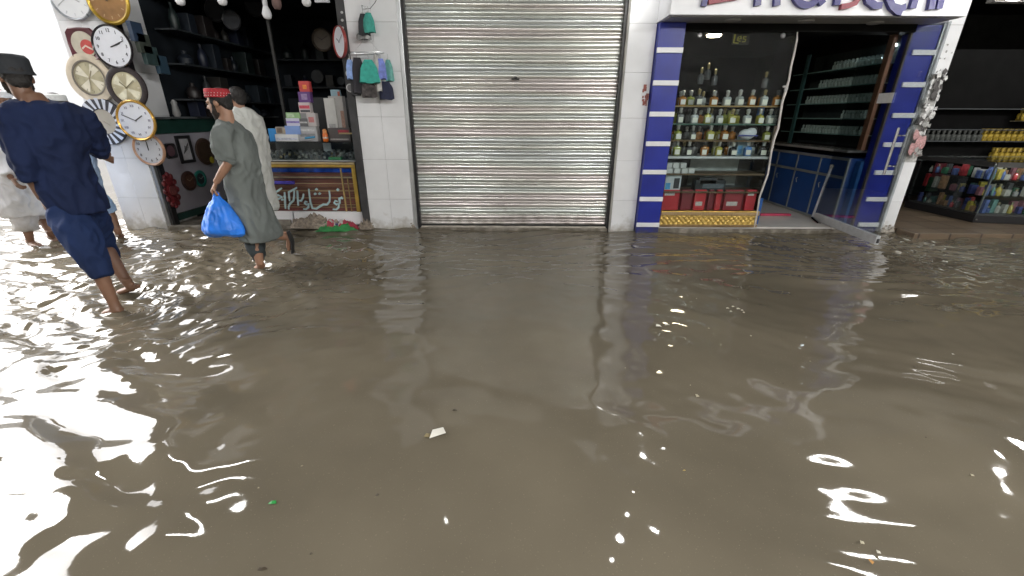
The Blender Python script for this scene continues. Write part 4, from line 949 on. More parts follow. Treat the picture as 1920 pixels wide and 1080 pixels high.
Mv = mat('vial_glass', (.24,.32,.30), .15, var=.35, scale=15, coat=.4)
def vial(x, y, z, label, group, m, s=1.0):
    global _vial
    b = MB(); b.lathe((0, 0, 0), [(.022*s, 0), (.024*s, .004), (.024*s, .055*s), (.010*s, .068*s), (.010*s, .076*s), (.015*s, .078*s), (.015*s, .104*s)], seg=10)
    o = b.build('vial', m, smooth=45); o.location = (x, y, z); tag(o, label, 'bottle', group); return o
v0 = None
sets = {0: (6.0, 7.1), 1: (5.9, 6.35), 2: (5.85, 7.15), 3: (5.85, 7.0), 4: (5.85, 6.8)}
for k, z in enumerate(SZ):
    y = sets[k][0]
    while y < sets[k][1]:
        for dx in (.03, .10):
            l = 'small clear glass bottle in the dense rows of the right wall shelves'; g = 'clear bottles on the right wall shelves'
            if v0 is None: v0 = vial(XF+.08+dx, y, z+.0005, l, g, Mv, .95)
            else:
                o = v0.copy(); col.objects.link(o); o.location = (XF+.08+dx+R.uniform(-.006,.006), y, z+.0005)
        y += .068
# the glass door, swung out over the kerb
dr = thing('glass_door', 'frameless glass door swung outward with its metal rail in the water', 'door', (4.40, 5.66, 0))
E1 = PZ(1643, 459, .07); E1.z = 0; E0 = PZ(1527, 412, .07); E0.z = 0; dv = (E1-E0); dl = dv.length; dv.normalize(); dn = Vector((-dv.y, dv.x, 0)); 
MD = Matrix((( dv.x, dn.x, 0), (dv.y, dn.y, 0), (0, 0, 1)))
def DP(s, n_, z): return E0 + dv*s + dn*n_ + Vector((0, 0, z))
b = MB(); b.cbox(DP(dl/2, 0, 1.19), (dl, .010, 2.2), MD); b.build('pane', glass_mat('door_glass', (.92,.95,.96), .45), dr)
b = MB(); b.cbox(DP(dl/2, 0, .122), (dl, .042, .10), MD); b.build('bottom_rail', paint((.50,.51,.53), .4, var=.12), dr, bevel=.004)
b = MB(); b.cbox(DP(dl+.004, .0, .115), (.006, .026, .05), MD); b.build('rail_end', M_black, dr)
hs_ = (ray_plane(1690, 255, E0, dn)-E0).dot(dv)
for sgn in (-1, 1):
    b = MB(); s0 = hs_
    b.tube([DP(s0, sgn*.052, .84), DP(s0, sgn*.052, 1.33)], .014, 12)
    for zz in (.93, 1.25): b.tube([DP(s0, sgn*.006, zz), DP(s0, sgn*.052, zz)], .009, 8)
    b.build('handle', M_steel, dr, smooth=50)
q = ray_plane(1661, 184, E0, dn); s_ = (q-E0).dot(dv)
b = MB(); b.cbox(DP(s_, -.0075 if (Vector((0,0,0))-E0).dot(dn) < 0 else .0075, q.z), (.24, .003, .105), MD); b.build('notice', paint((.62,.62,.63), .6), dr)
b = MB()
b.tube([PZ(1521, 411, .07)+Vector((0,-.02,.02)), PZ(1536, 420, .06)], .025, 8); b.build('floor_pivot', M_steel, dr, smooth=50)
# white stick leaning in the doorway
t = thing('broom_stick', 'white stick leaning against the blue cabinet doors', 'stick', PZ(1522, 410, .066))
b = MB(); a = PZ(1523, 408, .07); e = PX(1559, 312, XF-.06); b.tube([a, a.lerp(e, .5), e], .016, 10); b.build('shaft', paint((.62,.62,.66), .35), t, smooth=60)
b = MB(); b.tube([e+(a-e).normalized()*.02, e-(a-e).normalized()*.02], .021, 10); b.build('grip', paint((.35,.33,.30), .5), t, smooth=60)
b = MB(); a = PZ(1424, 404, .066); e = PZ(1480, 404, .066); b.cbox(((a.x+e.x)/2, a.y, .082), (e.x-a.x, .06, .03)); o = b.build('floor_wiper', paint((.55,.05,.12), .5), bevel=.006); tag(o, 'pink rubber floor wiper lying on the pale shop floor', 'wiper')
b = MB(); b.box(3.32, 3.36, 5.75, 5.80, .068, .42); o = b.build('blue_post', paint((.02,.10,.34), .4)); tag(o, 'short blue post at the end of the bottle display', 'post')

# ------------------------------------------------------------------ shop at the right edge
sc2 = thing('glass_showcase', 'angled glass showcase on a black base in the right shop', 'showcase', (6.7, 6.3, 0))
A0 = Vector((6.46, 7.05, 0)); A1 = Vector((6.50, 5.95, 0)); A2 = Vector((8.6, 5.55, 0)); A3 = Vector((8.6, 7.05, 0))
def prism(b, pts, z0, z1):
    n = len(pts); o = len(b.v)
    for z in (z0, z1):
        for p in pts: b.v.append(Vector((p.x, p.y, z)))
    b.face([o+i for i in range(n)][::-1]); b.face([o+n+i for i in range(n)])
    for i in range(n): b.face([o+i, o+(i+1) % n, o+n+(i+1) % n, o+n+i])
def inset(f): 
    c = (A0+A1+A2+A3)/4; return [c+(p-c)*f for p in (A0, A1, A2, A3)]
b = MB(); prism(b, inset(1.0), .0605, .17); b.build('base', M_black, sc2, bevel=.006)
b = MB(); prism(b, inset(.97), .1705, .185); b.build('deck', paint((.05,.05,.05), .4), sc2)
b = MB(); prism(b, inset(.99), .86, .875); b.build('glass_top', M_glass_win, sc2)
b = MB(); q0 = A1+Vector((.05,.05,0)); q1 = A2+Vector((-.1,.05,0)); b.tube([q0+Vector((0,0,.845)), q1+Vector((0,0,.845))], .010, 8); b.build('added_light_strip', paint((.9,.9,.9), .3, emit=(1,.97,.9), es=13), sc2)  # both strips are unseen lamps added to brighten the goods
b = MB(); q0 = A1+Vector((.05,.07,0)); q1 = A0+Vector((.05,-.1,0)); b.tube([q0+Vector((0,0,.845)), q1+Vector((0,0,.845))], .010, 8); b.build('added_light_strip', paint((.9,.9,.9), .3, emit=(1,.97,.9), es=13), sc2)
b = MB()
I = inset(.985)
for k in (0, 1):
    p, q = I[k], I[k+1]; d_ = (q-p).normalized(); nn = Vector((d_.y, -d_.x, 0))*.004
    b = MB(); prism(b, [p, q, q+nn, p+nn], .19, .855); b.build('glass_side', M_glass_win, sc2)
tn = Vector((0,0,0))
for p, q in ((A0, A1), (A1, A2)):
    d_ = (q-p).normalized(); nn = Vector((d_.y, -d_.x, 0))*.012; b = MB(); prism(b, [p+nn, q+nn, q+nn*2, p+nn*2], .818, .882); b.build('strip_cover', paint((.10,.10,.10), .35, .5), sc2)  # covers added to hide the showcase strips from view
b = MB(); prism(b, inset(.93), .412, .42); b.build('shelf', M_glass_win, sc2)
b = MB(); prism(b, inset(.93), .632, .64); b.build('shelf', M_glass_win, sc2)
b = MB(); prism(b, [I[1], I[1]+Vector((.02,0,0)), I[1]+Vector((.02,.02,0)), I[1]+Vector((0,.02,0))], .19, .857); b.build('corner_post', M_greymetal, sc2)
b = MB(); b.ell(I[1]+Vector((0,-.03,.11)), .014, .014, .014); b.build('lock', M_steel, sc2, smooth=60)
gc = [((.30,.03,.04),'dark red'),((.50,.04,.05),'red'),((.03,.13,.07),'dark green'),((.05,.06,.20),'navy'),((.42,.40,.36),'cream'),((.40,.22,.12),'copper'),((.30,.12,.15),'pink'),((.12,.24,.22),'pale green'),((.09,.09,.10),'black'),((.35,.34,.34),'silver'),((.42,.33,.06),'yellow'),((.08,.12,.30),'blue')]
ct_ = {}
for zz, rowp in ((.186, .08), (.421, .10), (.641, .10)):
    for rr_ in range(2):
        s_ = .06
        while s_ < 1.9:
            (c, nm) = R.choice(gc); w = R.uniform(.035, .085); h = R.uniform(.07, .19)
            side = s_ < .75
            if side: pos = A0.lerp(A1, s_/.78)+Vector((rowp+.12*rr_+.05, 0, 0))
            else: pos = A1+(A2-A1).normalized()*(s_-.72)+Vector((.04, rowp+.11*rr_+.06, 0))
            k = R.random(); b = MB()
            if k < .65:
                o_ = thing('perfume_box', '', 'box', (pos.x, pos.y, zz)); b.cbox((pos.x, pos.y, zz+h/2+.0005), (w, .05, h), Matrix.Rotation(R.uniform(-.3, .3)+(rad(80) if side else 0), 3, 'Z')); b.build('carton', paint(c, .4, var=.3, scale=30), o_, bevel=.003)
                key = (nm, 'carton', 'lower' if zz < .4 else 'middle' if zz < .6 else 'upper')
            else:
                o_ = thing('perfume_bottle', '', 'bottle', (pos.x, pos.y, zz)); b.lathe((pos.x, pos.y, zz+.0005), [(w*.42,0),(w*.46,.01),(w*.46,h*.5),(w*.15,h*.62),(w*.15,h*.66)], seg=12); b.build('glass_body', paint(c, .15, coat=.4), o_, smooth=45)
                b = MB(); b.lathe((pos.x, pos.y, zz+h*.66+.001), [(w*.2,0),(w*.24,.01),(w*.22,h*.2)], seg=10); b.build('stopper', paint((.5,.45,.3), .25, .6), o_, smooth=45)
                key = (nm, 'bottle', 'lower' if zz < .4 else 'middle' if zz < .6 else 'upper')
            o_['label'] = '%s perfume %s among the crowded goods on the %s deck of the right showcase' % key
            o_['group'] = '%s perfume %ss on the %s deck of the right showcase' % key
            s_ += w+R.uniform(.01, .05)
def shelf_row(name, x0, x1, y, z, m, label, group, s, rows_=2, jit=.005):
    first = None
    for r_ in range(rows_):
        x = x0+.02*r_
        while x < x1:
            if first is None: first = vial(x, y, z, label, group, m, s)
            else:
                o = first.copy(); col.objects.link(o); o.location = (x+R.uniform(-jit, jit), y+.07*r_, z)
            x += .050*s+.008
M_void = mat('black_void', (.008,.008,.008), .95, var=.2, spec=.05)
ry = thing('bottle_rack', 'dark rack of shelves behind the showcase in the right shop', 'rack', (7.0, 7.3, 1))
RX0, RX1, RY = 6.35, 8.8, 7.25
RZ = [PY(1850, 299, RY-.08).z, PY(1850, 264, RY-.08).z, PY(1850, 245, RY-.08).z+.02]
for z in RZ + [PY(1910, 240, RY-.08).z+.28]:
    b = MB(); b.box(RX0, RX1, RY-.12, RY+.14, z-.015, z-.0005); b.build('shelf', paint((.06,.065,.07), .25), ry)
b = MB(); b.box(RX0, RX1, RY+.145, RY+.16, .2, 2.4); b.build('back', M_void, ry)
b = MB(); b.box(RX0, RX0+.02, RY-.12, RY+.14, .2, 2.2); b.build('side', paint((.04,.04,.045), .3), ry)
Myb = mat('gold_vial', (.40,.28,.04), .2, .1, var=.7, scale=25, coat=.4); Mgr = mat('grey_vial', (.08,.085,.08), .2, var=.5, scale=25)
shelf_row('r', PY(1858, 290, RY).x, RX1-.1, RY-.06, RZ[0], Myb, 'yellow perfume bottle in the packed lower row of the right rack', 'yellow bottles in the lower row of the right rack', 1.7)
shelf_row('r', PY(1838, 255, RY).x, RX1-.1, RY-.06, RZ[1], Myb, 'yellow perfume bottle in the packed middle row of the right rack', 'yellow bottles in the middle row of the right rack', 1.7)
shelf_row('r', PY(1905, 235, RY).x, RX1-.1, RY-.06, RZ[2]+.13, Myb, 'yellow perfume bottle in the short top row of the right rack', 'yellow bottles in the top row of the right rack', 1.7)
b = MB(); b.box(PY(1903, 235, RY).x, RX1-.1, RY-.11, RY+.1, RZ[2]+.115, RZ[2]+.129); b.build('shelf', paint((.2,.18,.12), .3), ry)
shelf_row('r', RX0+.05, PY(1838, 255, RY).x, RY-.06, RZ[1], Mgr, 'dim grey bottle at the shadowed left end of the right rack', 'dim grey bottles of the right rack', 1.5, 1)
b = MB(); p = PY(1890, 8, 5.8); b.cbox(p+Vector((.1,0,.02)), (.62, .10, .012)); b.cbox(p+Vector((-.21,0,.10)), (.012,.10,.16)); o = b.build('ceiling_tray', paint((.32,.31,.29), .3, .4)); tag(o, 'grey metal tray hanging at the top right corner', 'tray')
b = MB(); b.ell(p+Vector((-.02,-.055,.035)), .09, .01, .022); b.build('lamp_lens', paint((.7,.7,.7), .3, emit=(1,.97,.92), es=1.2), o, smooth=60)
b = MB(); b.box(5.6, 5.75, 7.0, 7.4, .061, .55); o = b.build('dim_cabinet', paint((.11,.11,.12), .5)); tag(o, 'grey cabinet side at the left of the right shop', 'cabinet')
for k, (px, py, c, l) in enumerate(((1762, 320, (.16,.02,.03), 'dark red picture-like carton hanging at the left of the right shop'), (1750, 345, (.02,.06,.03), 'dark green bag standing at the left of the right shop'))):
    p = PY(px, py, 6.9); b = MB(); b.cbox(p, (.16, .05, .22)); b.cbox(p+Vector((0,-.027,0)), (.09, .004, .13)); o = b.build('gift_carton', paint(c, .5, var=.4, scale=20), bevel=.004); tag(o, l, 'carton')
# ------------------------------------------------------------------ people
def V(*a): return Vector(a)
M_skin = mat('skin', (.36,.20,.13), .5, var=.12, scale=9, sss=.05)
M_skin2 = mat('skin_dark', (.20,.105,.065), .5, var=.15, scale=9, sss=.05)
M_hair = mat('hair', (.012,.010,.009), .6, var=.4, scale=60, bump=.6, bscale=120)
M_beard = mat('beard', (.03,.022,.018), .75, var=.5, scale=80, bump=.6, bscale=140)
M_eye = paint((.02,.015,.012), .15)
def cloth(name, c, var=.12, wet=None):
    return mat(name, c, .88, var=var, scale=5, bump=.6, bscale=19, stretch=(1,1,.45), spec=.2, dirt=wet, dz=(.12, .42))
def frame_of(f, up=(0, 0, 1)):
    f = Vector(f).normalized(); u = Vector(up); u = (u-f*u.dot(f)).normalized(); r = f.cross(u)
    return Matrix(((r.x, f.x, u.x), (r.y, f.y, u.y), (r.z, f.z, u.z)))
def head_into(b, c, M, neck):
    def T(*a): return c + M @ Vector(a)
    b.ell(T(0,-.012,.03), .074, .094, .088, M); b.ell(T(0,.03,-.03), .060, .068, .080, M)
    b.ell(T(0,.062,-.085), .030, .030, .026, M); b.ell(T(0,.075,.022), .050, .022, .018, M)
    b.tube([T(0,.088,.018), T(0,.104,-.008), T(0,.112,-.028)], [.009,.012,.016], 8); b.ell(T(0,.088,-.058), .024, .014, .012, M)
    for s in (-1, 1): b.ell(T(.074*s,-.01,-.008), .012, .022, .031, M, 10, 8)
    b.tube([T(0,-.02,-.02), T(0,-.022,-.10), neck], [.058,.054,.066], 14)
def hand_into(b, w, d, pn, curl, s=1.0):
    d = d.normalized(); pn = (pn-d*pn.dot(d)).normalized(); sd = d.cross(pn)
    b.tube([w-d*.02, w+d*.02, w+d*.06, w+d*.092], [.026,.034,.042,.040], 12, flat=.42, side=sd)
    for k, (o, ln) in enumerate(((-.034,.058), (-.0115,.072), (.0115,.078), (.034,.070))):
        p = w+d*.085+sd*o; pts = [p]; a = 0; dirn = d
        for j in range(3):
            a += curl*(1 if j else .7); dirn = d*math.cos(a)+pn*math.sin(a); p = p+dirn*ln*(.42, .32, .26)[j]; pts.append(p)
        b.tube(pts, [.0098,.0092,.0085,.007], 8)
    p = w+d*.02+sd*.034; b.tube([p, p+(d*.6+sd*.55+pn*.3)*.045, p+(d*.9+sd*.35+pn*.75)*.075], [.013,.011,.009], 8)
def foot_into(b, ank, heel, toe):
    d = (toe-heel).normalized(); sd = Vector((-d.y, d.x, 0))
    if sd.length < .1: sd = Vector((0,1,0))
    sd.normalize()
    b.tube([heel-d*.012, heel+d*.03, heel.lerp(toe,.45), heel.lerp(toe,.8), toe], [.028,.036,.040,.045,.026], 12, flat=.62, side=sd)
    b.tube([ank+V(0,0,.05), ank, heel.lerp(toe,.22)], [.036,.036,.038], 12)
    for k in range(5):
        o = (-.034+.017*k); p = toe-d*.015+sd*o; b.tube([p, p+d*(.035-.004*abs(k-1))], [.010,.008], 6)
def rings(b, spec, f, n=36, seed=0, ripple=0.0):
    """spec: (centre, half width across, half depth); f = facing"""
    f = Vector((f[0], f[1], 0)).normalized(); r = Vector((f.y, -f.x, 0)); out = []
    for k, (c, hw, hd) in enumerate(spec):
        fr = k/(len(spec)-1); ring = []
        for i in range(n):
            a = 2*math.pi*i/n; w = 1+ripple*fr**1.5*math.sin(6*a+seed+.8*k)+.6*ripple*fr*math.sin(11*a+2*seed)
            ring.append(c + r*(hw*math.cos(a)*w) + f*(hd*math.sin(a)*w))
        out.append(ring)
    b.loft(out)
def fold(amp, fx, fz, seed):
    def g(c):
        a = .6-2.2*abs(mnoise.noise(Vector((c.x*fx+seed+.3*c.z, c.y*fx, c.z*fz))))
        d = mnoise.noise(Vector((c.x*fx*1.7+c.z*6, c.y*fx*1.7-c.z*5, c.z*fz*2.2+seed)))
        return amp*(a*.8+(.5-abs(d)*1.8)*.8)
    return g
def cap_lathe(c, M, prof, name, m, parent):
    b = MB(); b.lathe(c, prof, M, seg=32); return b.build(name, m, parent, smooth=50)
def mk_person(label, skin, head, fwd, up, neck, torso, arms, legs, kam, kamM, slv, shal, shalM, tf, seed, hairk='full', beard=True):
    b = MB(); HM = frame_of(fwd, up); head_into(b, head, HM, neck)
    b.tube([neck+V(0,0,.03)]+torso, [.062]+[.095,.115,.12,.11][:len(torso)], 16)
    for sh_, el, wr, hd_, pn, cu in arms:
        b.tube([torso[0].lerp(sh_, .3), sh_, sh_.lerp(el,.5), el, el.lerp(wr,.35), wr], [.055,.052,.045,.039,.038,.026], 12)
        hand_into(b, wr, hd_, pn, cu)
    for hp, kn, an, heel, toe in legs:
        b.tube([torso[-1].lerp(hp,.4), hp, kn, kn.lerp(an,.3), kn.lerp(an,.65), an], [.085,.085,.056,.058,.046,.036], 14)
        foot_into(b, an, heel, toe)
    o = fuse(b, 'person', skin, None, .0072, 3); tag(o, label, 'person')
    k = MB(); rings(k, kam, tf, seed=seed, ripple=.045)
    for pts, rs in slv: k.tube(pts, rs, 18)
    fuse(k, 'kameez', kamM, o, .0105, 3, fold(.019, 8, 3.6, seed))
    k = MB()
    for pts, rs in shal: k.tube(pts, rs, 18)
    fuse(k, 'shalwar', shalM, o, .0105, 3, fold(.017, 9, 4.5, seed+3))
    def T(*a): return head + HM @ Vector(a)
    if hairk:
        h = MB(); h.ell(T(0,-.026,.032), .081, .090, .088, HM, 24, 16); h.ell(T(0,-.062,-.025), .060, .040, .052, HM); 
        for s in (-1, 1): h.ell(T(.068*s,.012,.012), .014, .024, .040, HM)
        fuse(h, 'hair', M_hair, o, .007, 2, fold(.004, 60, 40, seed))
    if beard:
        h = MB(); h.ell(T(0,.040,-.078), .056, .052, .044, HM); h.ell(T(0,.06,-.108), .034, .034, .032, HM)
        for s in (-1, 1): h.tube([T(.066*s,.02,-.01), T(.062*s,.03,-.05), T(.045*s,.055,-.08)], [.010,.016,.02], 8)
        h.ell(T(0,.090,-.044), .030, .010, .007, HM)
        fuse(h, 'beard', M_beard, o, .006, 2, fold(.004, 70, 50, seed))
    for s in (-1, 1):
        e = MB(); e.ell(T(.029*s,.087,.008), .014, .010, .008, HM, 10, 8); e.build('eye', M_eye, o, smooth=90)
    return o, HM, T
# --- navy man at the left, walking away to the left
Y0 = 3.2
f = V(-.72,.70,0)
h = PY(30, 146, Y0)
A, HM, T = mk_person('man in navy kameez and dark cap wading barefoot in the left foreground', M_skin2, h, (-.80,.58,-.12), (0,0,1), PY(60,186,Y0),
    [PY(80,214,Y0), PY(100,270,Y0), PY(128,350,Y0), PY(140,388,Y0)],
    [(PY(22,218,3.08), PY(40,302,3.02), PY(80,374,3.08), (PY(92,398,3.14)-PY(80,374,3.08)), V(.5,.6,0), .5),
     (PY(160,220,3.35), PY(183,272,3.42), PY(192,288,3.55), V(-.2,.6,.1), V(-.7,-.2,-.2), .7)],
    [(PY(128,398,3.14), PY(164,462,3.02), PZ(212,566,.085), PZ(226,581,.02), PZ(196,586,.0)),
     (PY(160,396,3.28), PY(186,450,3.42), PZ(240,532,.10), PZ(257,537,.075), PZ(222,549,.0))],
    [(PY(60,186,Y0), .075, .07), (PY(74,196,Y0), .17, .10), (PY(86,216,Y0), .215, .115), (PY(95,252,Y0), .205, .135), (PY(108,305,Y0), .182, .140), (PY(127,350,Y0), .172, .150), (PY(144,382,Y0), .175, .165), (PY(151,397,Y0), .168, .16)],
    cloth('navy_cloth', (.012,.020,.058), .25),
    [([PY(60,205,3.14), PY(24,222,3.08), PY(32,265,3.05), PY(42,302,3.02), PY(60,336,3.04)], [.07,.085,.082,.078,.066]),
     ([PY(120,212,3.28), PY(158,224,3.35), PY(174,252,3.40), PY(185,278,3.44), PY(189,285,3.5)], [.07,.085,.078,.07,.055])],
    [([PY(140,372,3.2), PY(128,405,3.14), PY(148,435,3.06), PY(165,470,3.02), PY(190,519,3.0)], [.13,.125,.115,.098,.068]),
     ([PY(146,372,3.25), PY(164,402,3.30), PY(180,430,3.38), PY(190,455,3.43), PY(206,482,3.47)], [.12,.12,.105,.09,.075])],
    cloth('navy_cloth_low', (.016,.031,.092), .22, wet=(.008,.014,.04)), f, 1.3, 'full', True)
M_capd = mat('dark_cap', (.022,.025,.030), .8, var=.3, scale=20, bump=.4)
CM = HM @ Matrix.Rotation(rad(8), 3, 'X')
cap_lathe(T(0,-.018,.030), CM, [(.103,-.012),(.101,-.004),(.094,.012),(.093,.05),(.092,.085),(.076,.105),(.03,.112),(.004,.113)], 'cap', M_capd, A)
# --- grey man with the red cap and the bag
Y0 = 4.08; f = V(-1,.12,0); h = PY(411, 193, Y0)
Eo, HM, T = mk_person('man in grey kameez and red cap hurrying through the water with a blue bag', M_skin, h, (-.95,-.02,-.20), (-.16,0,1), PY(425,228,Y0),
    [PY(434,250,Y0), PY(448,300,Y0), PY(462,355,Y0), PY(468,385,Y0)],
    [(PY(419,254,3.90), PY(428,306,3.85), PY(405,342,3.84), (PY(398,362,3.84)-PY(405,342,3.84)), V(.9,.25,0), 1.0),
     (PY(440,250,4.26), PY(470,300,4.30), PY(450,330,4.35), V(-.5,.1,-.4), V(0,-.5,0), .6)],
    [(PY(464,388,4.02), PY(476,438,4.03), PZ(487,492,.075), PZ(492,498,.03), PZ(481,503,-.02)),
     (PY(472,388,4.16), PY(494,436,4.22), PY(534,444,4.40), PY(541,438,4.42), PY(543,468,4.42))],
    [(PY(424,226,Y0), .07, .065), (PY(428,236,Y0), .15, .09), (PY(434,250,Y0), .205, .12), (PY(442,282,Y0), .205, .145), (PY(456,325,Y0), .178, .126), (PY(462,362,Y0), .180, .142), (PY(473,402,Y0), .188, .168), (PY(486,434,Y0), .195, .195), (PY(490,446,Y0), .19, .185)],
    cloth('grey_cloth', (.155,.172,.165), .25),
    [([PY(428,242,3.98), PY(417,256,3.90), PY(417,278,3.87), PY(424,300,3.85)], [.07,.078,.075,.068]), ([PY(424,296,3.853), PY(422,303,3.85)], [.077,.075]),
     ([PY(436,242,4.18), PY(442,254,4.26), PY(470,300,4.30), PY(450,330,4.35)], [.07,.08,.072,.06])],
    [([PY(466,372,4.06), PY(466,400,4.03), PY(474,438,4.03), PY(481,470,4.03), PY(485,489,4.03)], [.12,.11,.095,.07,.052]),
     ([PY(468,372,4.12), PY(474,400,4.16), PY(492,436,4.22), PY(506,441,4.29)], [.12,.11,.09,.07])],
    cloth('dark_grey_cloth', (.045,.055,.060), .2, wet=None), f, 4.1, 'full', True)
M_redcap = mat('red_cap', (.40,.025,.035), .8, var=.35, scale=60, bump=.4)
CM = HM @ Matrix.Rotation(rad(12), 3, 'X')
cap_lathe(T(0,-.012,.046), CM, [(.098,-.004),(.099,.0),(.097,.055),(.088,.066),(.02,.068),(.003,.068)], 'cap', M_redcap, Eo)
b = MB()
for k in range(26):
    a = 2*math.pi*k/26; c = T(0,-.012,.046)
    for z, s in ((.010,.008),(.030,.006)): b.cbox(c + CM @ V(.0985*math.cos(a+z*3), .0985*math.sin(a+z*3), z), (.006,.006,s), CM @ Matrix.Rotation(a, 3, 'Z'))
b.build('cap_embroidery', paint((.58,.42,.42), .8), Eo)
b = MB(); b.tube([PY(540,433,4.405), PY(548,452,4.42), PY(549,474,4.42)], [.034,.04,.036], 12, flat=.35, side=(0,1,0)); b.build('sandal', M_black, Eo, smooth=50)
# the bag
hb = PY(403, 362, 3.84)
t = thing('plastic_bag', 'bright blue plastic bag hanging from the hand of the man in grey', 'bag', hb)
b = MB(); rg = []
top = PY(406, 368, 3.83)
for k, (dz, dx, rx, ry) in enumerate(((.0,.0,.022,.02),(-.03,.002,.04,.033),(-.075,-.002,.078,.06),(-.14,-.006,.112,.085),(-.21,-.010,.140,.105),(-.265,-.010,.158,.115),(-.31,-.006,.160,.112),(-.335,0,.125,.085),(-.342,.0,.05,.03))):
    ring = []
    for i in range(48):
        a = 2*math.pi*i/48; q = top+V(dx+rx*math.cos(a), ry*math.sin(a), dz)
        w = 1+.07*math.sin(7*a+1.2*k*.3)*(1-k/10)+.05*mnoise.noise(Vector((q.x*14, q.y*14, q.z*9)))
        zz = .028*math.cos(2*a)*(1 if k > 5 else 0)
        ring.append(top+V(dx+1.1*rx*w*math.cos(a), 1.1*ry*w*math.sin(a), 1.06*dz-zz*.6))
    rg.append(ring)
b.loft(rg); b.ell(top+V(.135,0,-.325), .03,.02,.03); b.ell(top+V(-.14,0,-.31), .03,.02,.028)
M_bag = mat('blue_plastic', (.022,.205,.82), .42, var=.22, scale=7, bump=.35, bscale=11)
fuse(b, 'sack', M_bag, t, .006, 2, fold(.0065, 13, 6, 2))
b = MB()
b.tube([top+V(0,-.012,-.02), top+V(-.012,-.014,.02), hb+V(-.012,0,.015), hb+V(.012,0,.015), top+V(.012,.014,.02), top+V(0,.012,-.02)], [.018,.010,.007,.007,.010,.018], 8); b.build('handle', M_bag, t, smooth=60)
# --- man in white behind him
Y0 = 5.2; f = V(-.85,.5,0); h = PY(443, 184, Y0)
Do, HM, T = mk_person('man in a white shirt with dark hair walking close behind the red capped man', M_skin, h, (-.9,.4,0), (0,0,1), PY(452,208,Y0),
    [PY(458,226,Y0), PY(468,275,Y0), PY(476,325,Y0), PY(480,345,Y0)],
    [(PY(440,230,5.05), PY(446,275,5.0), PY(440,310,5.0), V(0,0,-1), V(0,1,0), .5), (PY(482,228,5.32), PY(494,275,5.34), PY(497,306,5.34), V(.02,0,-1), V(-1,0,0), .6)],
    [(PY(474,345,5.15), PY(474,390,5.15), PZ(470,440,.07), PZ(476,444,.02), PZ(458,447,.0)), (PY(486,345,5.28), PY(488,392,5.30), PZ(498,436,.07), PZ(504,440,.02), PZ(488,442,.0))],
    [(PY(450,202,Y0), .065, .06), (PY(453,209,Y0), .14, .09), (PY(458,222,Y0), .20, .12), (PY(466,262,Y0), .205, .145), (PY(474,312,Y0), .195, .150), (PY(480,350,Y0), .20, .165), (PY(487,388,Y0), .21, .18), (PY(488,396,Y0), .20, .17)],
    cloth('white_cloth_a', (.60,.61,.58), .05),
    [([PY(450,218,5.1), PY(440,232,5.05), PY(446,275,5.0), PY(441,303,5.0)], [.06,.07,.065,.055]), ([PY(468,218,5.28), PY(483,232,5.32), PY(493,270,5.34), PY(497,300,5.34)], [.06,.07,.066,.06])],
    [([PY(476,340,5.18), PY(474,390,5.15), PY(472,428,5.15)], [.12,.10,.07]), ([PY(484,340,5.26), PY(488,392,5.30), PY(495,424,5.3)], [.12,.10,.07])],
    cloth('white_cloth_b', (.55,.56,.54), .06), f, 7.7, 'full', True)
# --- man in white at the left edge
Y0 = 4.9; f = V(.75,-.62,0); h = PY(3, 190, Y0)
Bo, HM, T = mk_person('man in white kameez and white cap at the left edge half behind the navy man', M_skin2, h, (.75,-.62,-.05), (0,0,1), PY(10,219,Y0),
    [PY(14,240,Y0), PY(22,290,Y0), PY(38,345,Y0), PY(42,368,Y0)],
    [(PY(-8,246,4.78), PY(0,300,4.72), PY(22,335,4.66), V(.4,-.1,-.6), V(.3,.5,0), .6), (PY(40,242,5.05), PY(55,295,5.06), PY(66,330,5.0), V(.2,-.2,-.9), V(-.5,.4,0), .5)],
    [(PY(38,370,4.86), PY(44,405,4.84), PZ(56,448,.07), PZ(52,452,.02), PZ(74,462,-.005)), (PY(60,366,5.05), PY(78,400,5.12), PZ(96,440,.07), PZ(92,444,.02), PZ(108,450,-.005))],
    [(PY(10,221,Y0), .065, .06), (PY(12,229,Y0), .15, .09), (PY(15,242,Y0), .21, .12), (PY(22,280,Y0), .21, .15), (PY(32,325,Y0), .20, .155), (PY(42,362,Y0), .215, .175), (PY(52,395,Y0), .225, .18), (PY(54,402,Y0), .215, .17)],
    cloth('white_cloth_c', (.66,.67,.70), .05),
    [([PY(4,236,4.85), PY(-8,248,4.78), PY(0,298,4.72), PY(18,328,4.67)], [.06,.075,.07,.06]), ([PY(28,234,5.0), PY(40,246,5.05), PY(54,294,5.06), PY(65,324,5.0)], [.06,.075,.07,.06])],
    [([PY(40,362,4.88), PY(42,398,4.85), PY(50,430,4.84)], [.13,.12,.10]), ([PY(54,362,5.0), PY(74,395,5.10), PY(86,418,5.13)], [.13,.12,.085])],
    cloth('white_cloth_d', (.66,.66,.69), .06, wet=(.36,.33,.29)), f, 2.2, 'full', True)
cap_lathe(T(0,-.012,.040), HM, [(.096,-.004),(.097,0),(.094,.05),(.08,.062),(.02,.066),(.003,.066)], 'cap', paint((.70,.71,.74), .85, scale=40), Bo)
